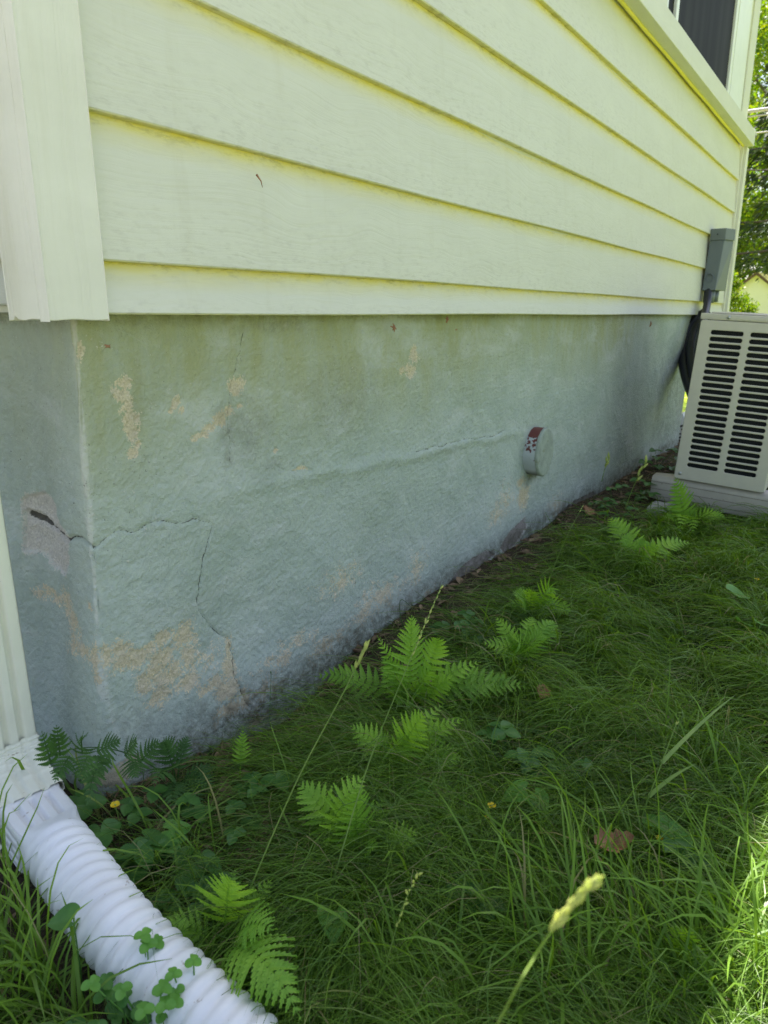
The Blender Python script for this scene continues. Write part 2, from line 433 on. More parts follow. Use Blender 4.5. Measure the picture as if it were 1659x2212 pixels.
low = t.ramp(t.math('ADD', t.math('MULTIPLY', px.outputs[2], -14.0), -7.7), [(0.15, 0.0), (0.55, 0.85)])
c = t.mix(low, c, (0.06, 0.055, 0.025))
M['pipe'] = t.finish(c, 0.6, t.bump(fl, 0.5, -0.001))

# ================================================================== STRUCTURE: ground
def axis(lo, hi, dense_lo, dense_hi, step, growth=1.25):
    a = list(np.arange(dense_lo, dense_hi + 1e-6, step))
    s = step; x = dense_hi
    while x < hi: s *= growth; x += s; a.append(min(x, hi))
    s = step; x = dense_lo
    while x > lo: s *= growth; x -= s; a.insert(0, max(x, lo))
    return np.array(a)
gx = axis(-300, 600, -0.2, 6.5, 0.05); gy = axis(-400, 400, -1.8, 0.6, 0.04)
GX, GY = np.meshgrid(gx, gy, indexing='ij')
me = np_mesh('lawn', np.stack([GX, GY, zg(GX, GY)], -1).reshape(-1, 3), grid_quads(len(gx), len(gy)))
bare = smooth(-0.32, -0.03, GY) * (GX > -1) * (GX < 7)
bare = np.maximum(bare, smooth(1.15, 0.75, GX) * smooth(-0.62, -0.35, GY) * 0.8 * (GX > -1))
bare = np.maximum(bare, smooth(2.6, 3.3, GX) * smooth(-0.75, -0.4, GY) * (GX < 7))
lawnmask = np.maximum(smooth(-1.5, -2.4, GY), np.maximum(smooth(6.5, 8.5, GX), smooth(0.0, -1.5, GX)))
ca = np.zeros((GX.size, 4)); ca[:, 0] = bare.ravel(); ca[:, 1] = lawnmask.ravel(); ca[:, 3] = 1
color_attr(me, 'cover', ca)
props(link('lawn', me, M['ground'], None, True), kind='structure')

# a concrete slab added on the left, out of view, to bounce pale light
slab_me = bpy.data.meshes.new('bounce_slab')
xs_ = np.linspace(-6.0, -0.42, 6); ys_ = np.concatenate([np.linspace(-30, -3, 12), np.linspace(-2, 14, 17)])
dv = [(x_, y_, float(zg(x_, y_)) + 0.06) for x_ in xs_ for y_ in ys_]
nY = len(ys_)
slab_me.from_pydata(dv, [], [(i * nY + k, (i + 1) * nY + k, (i + 1) * nY + k + 1, i * nY + k + 1) for i in range(5) for k in range(nY - 1)])
props(link('bounce_slab', slab_me, plain('concrete', (0.52, 0.50, 0.49), 0.85, 0.25, 6, 0.4, 0.003)), kind='structure')

# ================================================================== HOUSE
house = thing('house', (0.6, 0, -0.85), 'cream clapboard house on a stucco foundation with flaking blue grey paint', 'house')
FY = 0.04
def x0(z): return 0.674 + 0.037 * np.asarray(z)
FX1 = 5.11

def build_foundation():
    rad = 0.012
    # stations along the wall line: left face, rounded corner, front, rounded corner, end face
    left = -np.concatenate([np.linspace(1.3, 0.36, 24, endpoint=False), np.linspace(0.36, rad, 130)])
    arc = np.linspace(0, 1, 9)[1:-1]
    s = [rad]
    while s[-1] < FX1 - 0.67 - rad: s.append(s[-1] + max(0.0026, 0.0026 * (s[-1] + 0.6) / 1.1))
    front = np.array(s); front *= (FX1 - 0.65 - rad) / front[-1]; front[0] = rad
    zz = np.concatenate([np.linspace(0.05, -0.93, 330), np.linspace(-0.95, -1.3, 6)])
    typ, val = [], []
    for q in left: typ.append(0); val.append(-q)
    for a in arc: typ.append(1); val.append(a)
    for q in front: typ.append(2); val.append(q)
    for a in arc: typ.append(3); val.append(a)
    for q in np.linspace(rad, 0.9, 30): typ.append(4); val.append(q)
    typ = np.array(typ); val = np.array(val)
    nu, nv = len(typ), len(zz)
    Z = np.broadcast_to(zz[None, :], (nu, nv)).copy()
    T = np.broadcast_to(typ[:, None], (nu, nv)); V = np.broadcast_to(val[:, None], (nu, nv))
    C0 = x0(Z)
    X = np.zeros((nu, nv)); Y = np.zeros((nu, nv)); NX = np.zeros((nu, nv)); NY = np.zeros((nu, nv)); S = np.zeros((nu, nv))
    m = T == 0; X[m] = C0[m]; Y[m] = FY + V[m]; NX[m] = -1; S[m] = -V[m]
    m = T == 1; a = V * math.pi / 2
    X[m] = (C0 + rad - rad * np.cos(a))[m]; Y[m] = (FY + rad - rad * np.sin(a))[m]; NX[m] = -np.cos(a)[m]; NY[m] = -np.sin(a)[m]; S[m] = ((V - 0.5) * rad * 1.5)[m]
    m = T == 2; X[m] = (C0 + V)[m]; Y[m] = FY; NY[m] = -1; S[m] = V[m]
    m = T == 3; X[m] = (FX1 - rad + rad * np.sin(a))[m]; Y[m] = (FY + rad - rad * np.cos(a))[m]; NX[m] = np.sin(a)[m]; NY[m] = -np.cos(a)[m]; S[m] = 4.46 + V[m] * 0.03
    m = T == 4; X[m] = FX1; Y[m] = FY + V[m]; NX[m] = 1; S[m] = 4.49 + V[m]
    # X of the last front stations must meet the end corner whatever the batter
    m = T == 2
    X[m] = (C0 + (V - rad) / (front[-1] - rad) * (FX1 - rad - C0 - rad) + rad)[m]; S[m] = (X - C0)[m]
    # ---- features, drawn in wall coordinates (S along the wall, Z up)
    def fs(px, py, left=False):
        if left:
            p = onX(px, py, 0.655); return (-(p[1] - FY), p[2])
        p = onY(px, py, FY); return (p[0] - float(x0(p[2])), p[2])
    wn1 = (fbm(S * 22, Z * 22, 4, 3) - 0.5); wn2 = (fbm(S * 22, Z * 22, 4, 31) - 0.5)
    Sw, Zw = S + wn1 * 0.035, Z + wn2 * 0.035
    def blob(px, py, rx, ry, left=False, ang=0.0):
        c = fs(px, py, left); e1 = fs(px + rx, py, left); e2 = fs(px, py + ry, left)
        a_ = max(abs(e1[0] - c[0]), 0.006); b_ = max(abs(e2[1] - c[1]), 0.006)
        ds, dz = Sw - c[0], Zw - c[1]
        ca_, sa_ = math.cos(ang), math.sin(ang)
        u = (ds * ca_ + dz * sa_) / a_; v = (-ds * sa_ + dz * ca_) / b_
        return np.clip(1.0 - 0.5 * np.sqrt(u * u + v * v), 0, 1)
    peel = np.zeros((nu, nv))
    def P(v, k=1.0):
        nonlocal peel
        peel = np.maximum(peel, v * k)
    for q in [(272, 825, 17, 14), (264, 850, 13, 20), (280, 878, 15, 22), (292, 905, 13, 28), (294, 935, 12, 18), (291, 975, 13, 15), (305, 962, 9, 7),
              (388, 874, 12, 9), (375, 883, 6, 8), (398, 890, 6, 8), (520, 836, 17, 20), (518, 856, 8, 12),
              (498, 898, 13, 10), (478, 910, 15, 11), (456, 925, 14, 10), (438, 940, 10, 8), (530, 885, 8, 6),
              (897, 762, 9, 16), (887, 795, 11, 14), (868, 797, 6, 10), (172, 755, 11, 17), (596, 969, 5, 6), (652, 1013, 14, 4),
              (232, 1418, 14, 26), (262, 1402, 24, 30), (292, 1420, 30, 26), (268, 1440, 24, 22), (320, 1400, 22, 14), (350, 1385, 34, 18), (395, 1385, 28, 34), (405, 1425, 20, 26),
              (345, 1425, 32, 28), (330, 1450, 32, 24), (310, 1475, 24, 20), (370, 1455, 34, 24), (400, 1470, 26, 20), (345, 1500, 34, 16), (440, 1485, 26, 16),
              (495, 1400, 12, 26), (490, 1440, 18, 36), (482, 1490, 26, 24), (455, 1478, 28, 16), (515, 1505, 16, 22), (540, 1545, 24, 14), (480, 1530, 30, 14),
              (1130, 1075, 13, 22), (1128, 1040, 10, 12)]:
        P(blob(*q), 0.86 if q[1] > 1350 else 1.0)
    for q in [(830, 1285, 50, 42), (790, 1320, 60, 30), (640, 1385, 60, 22), (740, 1250, 60, 40), (600, 1420, 60, 25), (700, 1390, 60, 30),
              (1090, 1075, 18, 45), (1070, 1110, 22, 30), (900, 1230, 25, 50), (930, 1280, 20, 20), (420, 1440, 60, 40), (1200, 1090, 20, 30), (560, 1490, 50, 30)]:
        P(blob(*q), 0.60)
    for q in [(80, 1300, 30, 16), (120, 1310, 24, 30), (150, 1350, 18, 35), (160, 1400, 22, 28), (190, 1410, 20, 26), (212, 1425, 10, 44), (186, 1310, 7, 12), (218, 1470, 8, 16)]:
        P(blob(*q, left=True), 0.78)
    P(blob(250, 1660, 34, 26) , 1.0)
    conc = np.zeros((nu, nv))
    def poly(pts, left=False, soft=0.012, mix_=None):
        q = np.array([fs(a_, b_, left) for a_, b_ in pts]); dmin = np.full((nu, nv), 9.0); ins = np.zeros((nu, nv), bool)
        u, v = S + wn1 * 0.012, Z + wn2 * 0.012
        for i in range(len(q)):
            p1, p2 = q[i], q[(i + 1) % len(q)]
            d = p2 - p1; L2 = d @ d
            tt = np.clip(((u - p1[0]) * d[0] + (v - p1[1]) * d[1]) / L2, 0, 1)
            dmin = np.minimum(dmin, np.hypot(u - p1[0] - tt * d[0], v - p1[1] - tt * d[1]))
            c_ = ((p1[1] > v) != (p2[1] > v)) & (u < (p2[0] - p1[0]) * (v - p1[1]) / (p2[1] - p1[1] + 1e-12) + p1[0])
            ins ^= c_
        return np.clip(0.5 + np.where(ins, dmin, -dmin) / soft * 0.5, 0, 1)
    for pts, lf in [([(20, 1085), (60, 1072), (90, 1095), (110, 1140), (132, 1168), (131, 1225), (122, 1246), (85, 1234), (60, 1205), (30, 1196)], True),
                    ([(950, 1300), (975, 1262), (1000, 1228), (1022, 1204), (1052, 1188), (1068, 1196), (1050, 1222), (1035, 1262), (990, 1300)], False),
                    ([(1078, 1185), (1098, 1148), (1133, 1120), (1141, 1134), (1115, 1175), (1090, 1200)], False), ([(1195, 1118), (1240, 1085), (1285, 1062), (1290, 1075), (1250, 1100), (1205, 1128)], False), ([(650, 1545), (720, 1490), (790, 1440), (800, 1455), (735, 1515), (665, 1570)], False)]:
        conc = np.maximum(conc, poly(pts, lf))
    crack = np.zeros((nu, nv)); groove = np.zeros((nu, nv))
    def line(pts, w, depth, left=False, jitter=0.008):
        nonlocal crack, groove
        q = np.array([fs(a_, b_, left) for a_, b_ in pts])
        u, v = S + wn1 * jitter * 2, Z + wn2 * jitter * 2
        for i in range(len(q) - 1):
            p1, p2 = q[i], q[i + 1]
            lo, hi = np.minimum(p1, p2) - 0.03, np.maximum(p1, p2) + 0.03
            mm = (u > lo[0]) & (u < hi[0]) & (v > lo[1]) & (v < hi[1])
            if not mm.any(): continue
            d = p2 - p1
            tt = np.clip(((u[mm] - p1[0]) * d[0] + (v[mm] - p1[1]) * d[1]) / (d @ d), 0, 1)
            dd = np.hypot(u[mm] - p1[0] - tt * d[0], v[mm] - p1[1] - tt * d[1])
            wl = w[i] + (w[i + 1] - w[i]) * tt if not np.isscalar(w) else w
            k = np.clip(1.0 - (dd - wl + 0.0016) / 0.010, 0, 1)
            crack[mm] = np.maximum(crack[mm], k); groove[mm] = np.maximum(groove[mm], np.clip(1.3 - dd / (wl + 0.0014), 0, 1) * depth)
    line([(198, 1192), (215, 1180), (232, 1166), (258, 1150), (285, 1147), (320, 1134), (360, 1128), (415, 1126), (452, 1130)], 0.0016, 0.0025)
    line([(455, 1140), (448, 1180), (438, 1212), (427, 1262), (424, 1296), (430, 1322), (455, 1350), (470, 1370), (495, 1383), (504, 1410), (500, 1462), (512, 1500), (528, 1525)], 0.0016, 0.003)
    line([(530, 716), (525, 752), (519, 790), (512, 822), (503, 860), (499, 905), (503, 960), (499, 1000)], 0.0013, 0.002)
    line([(1090, 930), (1060, 946), (1010, 950), (960, 961), (900, 977)], 0.0016, 0.002)
    line([(205, 1200), (206, 1240), (208, 1290), (212, 1330)], 0.0014, 0.002)
    line([(30, 1118), (52, 1132), (75, 1150), (105, 1164), (130, 1176), (142, 1166), (160, 1168), (178, 1180), (200, 1192)],
         [0.008, 0.007, 0.0045, 0.004, 0.003, 0.0018, 0.0016, 0.0016, 0.0018], 0.008, True, 0.004)
    line([(600, 1010), (680, 1030), (760, 1015)], 0.0006, 0.001)
    gz = -0.845
    dirt = 0.95 * smooth(0.085, -0.01, Z - gz - 0.05 * fbm(S * 6, Z * 6, 3, 77)) * (T >= 1)
    dirt = np.maximum(dirt, 0.55 * smooth(3.1, 4.3, S) * smooth(0.05, -0.5, Z))  # far-end mildew plus the heat pump's shade, painted in as darkening
    dirt = np.maximum(dirt, 0.5 * smooth(-0.03, 0.0, Z))
    for q, k in [((492, 925, 16, 30), 0.6), ((497, 995, 9, 16), 0.7), ((540, 930, 40, 50), 0.45), ((590, 1010, 30, 18), 0.35), ((740, 860, 60, 60), 0.3),
                 ((420, 1540, 70, 40), 0.6), ((300, 1580, 60, 50), 0.45), ((560, 1570, 60, 30), 0.8), ((1150, 1030, 14, 10), 1.0), ((600, 700, 60, 12), 0.5),
                 ((300, 860, 8, 50), 0.25), ((520, 1525, 60, 40), 0.4)]:
        dirt = np.maximum(dirt, k * blob(*q))
    # ---- relief
    r_ = 0.034 * (fbm(S * 2.4, Z * 2.4, 3, 40) - 0.5)
    a1, b1 = S * math.cos(0.22) + Z * math.sin(0.22), -S * math.sin(0.22) + Z * math.cos(0.22)
    trow = fbm(a1 * 5, b1 * 15, 4, 50)
    r_ = r_ + 0.0017 * (np.abs(trow - 0.5) * 2) * smooth(.42, .72, fbm(S * 3, Z * 3, 2, 8)) * 1.6
    a2, b2 = S * math.cos(-0.9) + Z * math.sin(-0.9), -S * math.sin(-0.9) + Z * math.cos(-0.9)
    r_ = r_ + 0.0018 * smooth(0.55, 0.75, fbm(a2 * 4, b2 * 16, 3, 61)) * (Z < -0.3)
    r_ = r_ + 0.0026 * (fbm(S * 34, Z * 38, 4, 70) - 0.5) * (0.25 + 1.6 * smooth(.4, .7, fbm(S * 3, Z * 3, 3, 73)))
    r_ = r_ + 0.0038 * (fbm(S * 180, Z * 180, 2, 71) - 0.5)
    # a hollow down the left face and a hump at the corner foot, as the old mason left them
    r_ = r_ + np.where(T == 0, -0.022 * np.exp(-((V - 0.17) / 0.07) ** 2) * smooth(-1.0, -0.1, -np.abs(Z + 0.45) * 1.6), 0)
    r_ = r_ + 0.02 * smooth(-0.70, -0.85, Z) * smooth(1.2, 0.2, np.abs(S))
    ln = fs(760, 1010); ln2 = fs(1080, 945)
    sl = (ln2[1] - ln[1]) / (ln2[0] - ln[0])
    dz = Z - (ln[1] + (S - ln[0]) * sl + 0.02 * (fbm(S * 8, Z * 0, 2, 4) - 0.5))
    r_ = r_ + 0.0055 * np.exp(-(dz / 0.016) ** 2) * smooth(ln[0] - 0.7, ln[0], S) * smooth(ln2[0] + 0.3, ln2[0], S)
    rag = fbm(S * 60, Z * 60, 3, 91) - 0.5
    r_ = r_ - 0.0016 * smooth(0.42, 0.58, peel + rag * 0.8) - 0.005 * smooth(0.42, 0.58, conc + rag * 0.25) - groove
    Xv, Yv = X + NX * r_, Y + NY * r_
    me = np_mesh('foundation', np.stack([Xv, Yv, Z], -1).reshape(-1, 3), grid_quads(nu, nv)[:, ::-1])
    w = np.stack([peel, conc, dirt, crack], -1).reshape(-1, 4)
    color_attr(me, 'wear', w)
    wall_tint = np.zeros((nu, nv, 4)); wall_tint[..., 3] = 1
    wall_tint[..., 0] = smooth(-0.34, -0.02, Z + 0.16 * (fbm(S * 3.1, Z * 0.6, 4, 120) - 0.5) + 0.05 * (fbm(S * 14, Z * 3, 3, 121) - 0.5)) * smooth(3.9, 3.0, S) * np.where(T == 0, 0.45, 1.0)  # olive lawn bounce painted below the siding, weaker on the left face
    wall_tint[..., 2] = np.exp(-(S / 0.011) ** 2) * smooth(0.44, 0.60, fbm(Z * 13, S * 70, 4, 130)) * (T <= 2)
    wall_tint[..., 1] = np.where(T == 0, 1.0, 0.0)
    color_attr(me, 'wall_tint', wall_tint.reshape(-1, 4))
    return link('foundation', me, M['foundation'], house, True)
build_foundation()

LAPS = [0.0, 0.081, 0.287, 0.493, 0.702, 0.915, 1.136]
BAND_Z = 1.136
def siding_mesh(x_a, x_b, zs, name):
    b = MB()
    n = 60; cols = []
    for i in range(len(zs) - 1):
        z0, z1 = zs[i], zs[i + 1]
        xs = np.linspace(x_a, x_b, n)
        wav = 0.0018 * np.sin(xs * 2.1 + i * 1.7) + 0.0012 * np.sin(xs * 5.3 + i)
        th = 0.012
        hgt = z1 - z0
        prof = [(0.0165, z0), (0.0022, z0 + 0.0004), (0.0, z0 + 0.003)] + [(0.0165 * (z0 + hgt * q - z0) / hgt, z0 + hgt * q) for q in (1 - 0.045 / hgt, 1 - 0.022 / hgt, 1 - 0.006 / hgt)] + [(0.0165, z1 + 0.001)]
        lap_glow = [0.85, 0.5, 0.0, 0.0, 0.30, 0.8, 1.0]; grim = [0.4, 0.8, 0.3, 0.0, 0.12, 0.5, 0.9]
        m = len(prof)
        vs = []; fs = []
        for k, x in enumerate(xs):
            dz = 0.0012 * math.sin(x * 3.7 + i * 2.2)
            for (yy, zz_) in prof: vs.append((x, yy + wav[k] * 0.5, zz_ + (dz if zz_ < z0 + 0.01 else 0)))
            cols += [(f_, g_, 0, 1) for f_, g_ in zip(lap_glow, grim)]
        for k in range(n - 1):
            for j in range(m - 1): fs.append((k * m + j, (k + 1) * m + j, (k + 1) * m + j + 1, k * m + j + 1))
        fs.append(tuple(range(m))); fs.append(tuple((n - 1) * m + j for j in range(m - 1, -1, -1)))
        b.add(vs, fs)
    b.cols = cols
    return b
sb = siding_mesh(0.700, 5.935, LAPS, 'siding')
sb.box(0.70, 5.93, 0.0172, 0.035, 0.002, 2.30)                      # sheathing behind the boards
o = sb.build('siding', M['siding'], house); color_attr(o.data, 'lap_glow', np.array(sb.cols + [(0, 0, 0, 1)] * 8))
# siding above the band, either side of the window
o = siding_mesh(0.700, 3.55, [1.23, 1.41, 1.615, 1.82, 2.025, 2.23, 2.33], 's').build('siding', M['siding'], house)
# left wall of the house, lapped the same way (faces -X)
b = MB()
zs = [0.018 - 0.004] + LAPS[1:] + [1.34, 1.545, 1.75, 1.955, 2.16, 2.33]
for i in range(len(zs) - 1):
    z0_, z1_ = zs[i], zs[i + 1]
    vs = []
    for y in (0.085, 3.4):
        vs += [(0.640, y, z0_), (0.629, y, z0_ + 0.001), (0.628, y, z0_ + 0.003), (0.640, y, z1_ + 0.001)]
    b.add(vs, [(0, 1, 5, 4), (1, 2, 6, 5), (2, 3, 7, 6), (0, 3, 2, 1)])
b.box(0.641, 0.66, 0.04, 3.4, 0.004, 2.30)
b.build('siding', M['siding'], house)
# floor underside, far and back walls, so the house is a closed volume
b = MB(); b.box(0.665, 5.90, 0.037, 3.4, 0.012, 0.10); b.box(5.885, 5.90, 0.037, 3.4, 0.102, 2.30); b.box(0.663, 5.884, 3.38, 3.4, 0.102, 2.3)
b.build('wall', M['siding'], house)

# corner boards
b = MB()
def ragged_board(b, pts_bottom, front, back, ztop):
    """a board with an uneven lower edge: pts_bottom = [(s, z)], front(s)->(x,y), back(s)->(x,y)"""
    vs = []; n = len(pts_bottom)
    for s_, z_ in pts_bottom: vs += [(*front(s_), z_), (*front(s_), ztop), (*back(s_), ztop), (*back(s_), z_)]
    fs = [(0, 1, 2, 3), tuple((n - 1) * 4 + k for k in (3, 2, 1, 0))]
    for k in range(n - 1):
        for j in range(4): fs.append((k * 4 + j, k * 4 + (j + 1) % 4, (k + 1) * 4 + (j + 1) % 4, (k + 1) * 4 + j))
    b.add(vs, [f[::-1] for f in fs])
zb = -0.0075
ragged_board(b, [(x, zb + 0.0008 * math.sin(x * 90)) for x in np.linspace(0.605, 0.7025, 14)], lambda s_: (s_, -0.012), lambda s_: (s_, 0.010), 2.33)
b.build('corner_board', M['trim'], house, bevel=0.0015)
b = MB()
ys = np.linspace(0.0105, 0.093, 24)
def chip(y): return 0.006 * math.exp(-((y - 0.077) / 0.0035) ** 2) + 0.003 * math.exp(-((y - 0.025) / 0.012) ** 2) * 0.6
ragged_board(b, [(y, zb + chip(y) + 0.0006 * math.sin(y * 200)) for y in ys], lambda s_: (0.6055, s_), lambda s_: (0.6265, s_), 2.33)
b.build('corner_board', M['trim'], house, bevel=0.001)
b = MB(); b.box(5.937, 5.975, -0.004, 0.03, 0.012, BAND_Z - 0.001); b.box(5.977, 6.06, -0.022, 0.03, -0.004, BAND_Z - 0.001)
b.build('corner_board', M['trim'], house, bevel=0.0015)
# water-table band under the window with its bead of caulk
b = MB(); b.box(0.7035, 6.0, -0.060, 0.0095, BAND_Z + 0.001, 1.232)
o = b.build('band', M['siding'], house, bevel=0.002)
b = MB()
xs = np.linspace(0.71, 5.93, 160)
b.tube([(x, -0.001, BAND_Z - 0.001 + 0.0015 * math.sin(x * 7)) for x in xs], [0.0065 + 0.002 * vnoise(x * 6, 0.5, 3) for x in xs], 8)
b.build('caulk_bead', M['caulk'], o, True)
# window
win = MB(); win.box(3.55, 3.655, -0.012, 0.034, 1.2335, 2.25); win.box(5.72, 5.93, -0.006, 0.034, 1.2335, 2.25); win.box(3.656, 5.719, -0.012, 0.034, 2.15, 2.25)
w = win.build('window', M['siding'], house, bevel=0.002)
b = MB()
for (a_, c_) in ((3.657, 3.72), (5.20, 5.26), (3.86, 3.905)): b.box(a_, c_, 0.000, 0.03, 1.2335, 2.149)
b.box(5.262, 5.50, -0.004, 0.03, 1.2335, 2.149); b.box(5.502, 5.719, 0.004, 0.03, 1.2335, 2.149)
for (a_, c_) in ((3.721, 3.859), (3.906, 5.199)):
    b.box(a_, c_, 0.002, 0.03, 1.2335, 1.275); b.box(a_, c_, 0.002, 0.03, 2.10, 2.149)
b.build('frame', M['vinyl'], w, bevel=0.003)
b = MB()
for (a_, c_) in ((3.721, 3.859), (3.906, 5.199)): b.box(a_, c_, 0.014, 0.02, 1.2755, 2.099)
b.build('pane', M['pane'], w)
# roof with its eave; the eave throws the shade the whole wall lies in
EAVE_Y, EAVE_Z = -0.195, 2.40
b = MB()
x_a, x_b = 0.25, 6.42
prof = [(EAVE_Y, 2.335), (EAVE_Y, EAVE_Z + 0.03), (1.7, 3.45), (3.75, 2.43), (3.75, 2.335)]
vs = [(x, y, z) for x in (x_a, x_b) for (y, z) in prof]
b.add(vs, [(0, 1, 2, 3, 4), (9, 8, 7, 6, 5)] + [(k, k + 5, (k + 1) % 5 + 5, (k + 1) % 5) for k in range(5)])
b.build('roof', M['roof'], house)
b = MB(); b.box(x_a, x_b, EAVE_Y - 0.1, EAVE_Y - 0.002, 2.31, 2.42)
b.build('gutter', M['vinyl'], house, bevel=0.01)
# a taller unseen wing behind, added to shade the lawn on the left
b = MB(); b.box(0.95, 5.6, 3.76, 9.0, -1.2, 4.6); b.add([(x_, y_, z_) for x_ in (0.7, 5.85) for y_, z_ in ((3.5, 4.601), (9.25, 4.601), (6.4, 6.4))], [(0, 1, 2), (5, 4, 3), (0, 3, 4, 1), (1, 4, 5, 2), (2, 5, 3, 0)])
b.build('shade_wing', M['siding'], house)
# capped pipe stub in the foundation
pc = onY(1178, 977, FY - 0.05)
b = MB()
cx_, cz_ = pc[0], pc[2] - 0.0
n = 40
pr = 0.092
ring = lambda y, r: [(cx_ + r * math.cos(2 * math.pi * k / n) * 0.95 + 0.0015 * math.sin(k * 5), FY + (y - FY) * (1 - 0.06 * math.cos(2 * math.pi * k / n) * r / pr) + 0.0012 * math.sin(k * 3.1), cz_ + r * math.sin(2 * math.pi * k / n)) for k in range(n)]
rs = [ring(FY + 0.02, pr), ring(FY - 0.02, pr), ring(FY - 0.044, pr * 0.995), ring(FY - 0.047, pr * 0.985)]
vs = [p for r_ in rs for p in r_]
b.add(vs, [(i * n + k, i * n + (k + 1) % n, (i + 1) * n + (k + 1) % n, (i + 1) * n + k) for i in range(3) for k in range(n)])
stub = b.build('pipe_stub', M['pipe'], house, True)
b = MB()
rs = [ring(FY - 0.041, pr * 1.008), ring(FY - 0.047, pr * 1.012), ring(FY - 0.0515, pr * 0.985), ring(FY - 0.053, pr * 0.93), ring(FY - 0.0515, pr * 0.5)]
vs = [p for r_ in rs for p in r_] + [(cx_, FY - 0.052, cz_)]
b.add(vs, [(i * n + k, i * n + (k + 1) % n, (i + 1) * n + (k + 1) % n, (i + 1) * n + k) for i in range(4) for k in range(n)] + [(4 * n + k, 4 * n + (k + 1) % n, 5 * n) for k in range(n)])
b.build('cap', M['pipe_paint'], stub, True)

# ================================================================== DOWNSPOUT
def loft(sections, closed=True):
    b = MB(); n = len(sections[0])
    vs = [p for s_ in sections for p in s_]
    fs = [(i * n + k, i * n + (k + 1) % n, (i + 1) * n + (k + 1) % n, (i + 1) * n + k) for i in range(len(sections) - 1) for k in range(n)]
    b.add(vs, fs)
    return b
def fluted(hx, hy, nf=4, depth=0.006, rnd=0.008, n=192):
    """outline of a ribbed rectangular pipe"""
    out = []
    per = [(-hx, -hy, hx, -hy), (hx, -hy, hx, hy), (hx, hy, -hx, hy), (-hx, hy, -hx, -hy)]
    for (a0, b0, a1, b1) in per:
        L = math.hypot(a1 - a0, b1 - b0); nx, ny = (b1 - b0) / L, -(a1 - a0) / L
        for k in range(n // 4):
            s_ = k / (n // 4)
            w_ = max(0, math.cos((s_ - 0.5) * 2 * math.pi * nf)) ** 0.7 if 0.14 < s_ < 0.86 else 0
            e = min(s_, 1 - s_) * L
            cut = rnd * (1 - math.sin(min(e / rnd, 1) * math.pi / 2)) * 0.3
            d_ = -depth * w_ - cut
            out.append((a0 + (a1 - a0) * s_ + nx * d_, b0 + (b1 - b0) * s_ + ny * d_))
    return out
def frame_sections(path, outline_fn, side):
    secs = []
    for i, p in enumerate(path):
        p = np.array(p); tq = np.array(path[min(i + 1, len(path) - 1)]) - np.array(path[max(i - 1, 0)]); tq = tq / np.linalg.norm(tq)
        u = side - tq * (side @ tq); u /= np.linalg.norm(u); v = np.cross(tq, u)
        secs.append([p + u * a_ + v * b_ for a_, b_ in outline_fn(i)])
    return secs
e0 = onY(80, 1580, 0.115)                                    # right front edge of the pipe at the top of the elbow
PX, PY_ = e0[0] - 0.052, 0.115 + 0.04
ds = thing('downspout', (PX, PY_, -0.85), 'cream ribbed downspout with a white corrugated outlet hose, by the house corner', 'downspout')
side = np.array([1.0, 0, 0])
zt = e0[2]
path = [(PX - 0.006, PY_, 2.30), (PX - 0.003, PY_, 0.6), (PX, PY_, zt - 0.0), (PX, PY_, zt - 0.015)]
ol = fluted(0.052, 0.040, 4, 0.0095)
M_ = loft(frame_sections(path, lambda i: ol, side))
M_.build('pipe', M['spout'], ds, True)
# elbow: turns from straight down to out and down, crimped with ridges
p_a = np.array([PX, PY_, zt - 0.004]); p_b = G(72, 1768, 0.075); p_c = G(148, 1866, 0.058); p_d = G(245, 1998, 0.052); p_e = G(378, 2136, 0.05); p_f = G(760, 2500, 0.045)
def bez(p0, p1, p2, n): return [p0 * (1 - t_) ** 2 + p1 * 2 * t_ * (1 - t_) + p2 * t_ * t_ for t_ in np.linspace(0, 1, n)]
d_bc = (p_c - p_b) / np.linalg.norm(p_c - p_b)
ctrl = np.array([PX, PY_ - 0.004, zt - 0.085])
el = bez(p_a, ctrl, p_b, 60)
def el_out(i):
    s_ = i / 59; ph = (s_ * 7.0) % 1.0
    k = 1.03 + 0.045 * math.exp(-((ph - 0.5) / 0.16) ** 2) if s_ < 0.86 else 1.03
    return [(a_ * k, b_ * k) for a_, b_ in fluted(0.052, 0.040, 4, 0.004)]
loft(frame_sections(el, el_out, side)).build('elbow', M['spout'], ds, True)
# adapter: ribbed rectangle that becomes round
ad_end = p_b + (p_c - p_b) * 0.80
ad = [p_b - d_bc * 0.012 + (ad_end - p_b) * t_ for t_ in np.linspace(0, 1, 24)]
def circ(r, n=192):
    pts = []
    for k in range(n):
        a_ = 2 * math.pi * k / n - math.pi * 0.75
        pts.append((r * math.cos(a_), r * math.sin(a_)))
    return pts
def ad_out(i):
    s_ = i / 23
    q = fluted(0.0455, 0.036, 4, 0.0065 if 0.12 < s_ < 0.66 else 0.0008); r = circ(0.0475)
    k = float(smooth(0.66, 1.0, s_)); g = 1.0 + (0.03 if s_ < 0.07 else 0)
    return [((a_ * (1 - k) + c_ * k) * g, (b_ * (1 - k) + d_ * k) * g) for (a_, b_), (c_, d_) in zip(q, r)]
ad_secs = frame_sections(ad, ad_out, side)
ad_c = np.mean(ad_secs[-1], axis=0); ad_secs.append([ad_c - d_bc * 0.002 + (q - ad_c) * 0.80 for q in ad_secs[-1]])
loft(ad_secs).build('adapter', M['plastic'], ds, True)
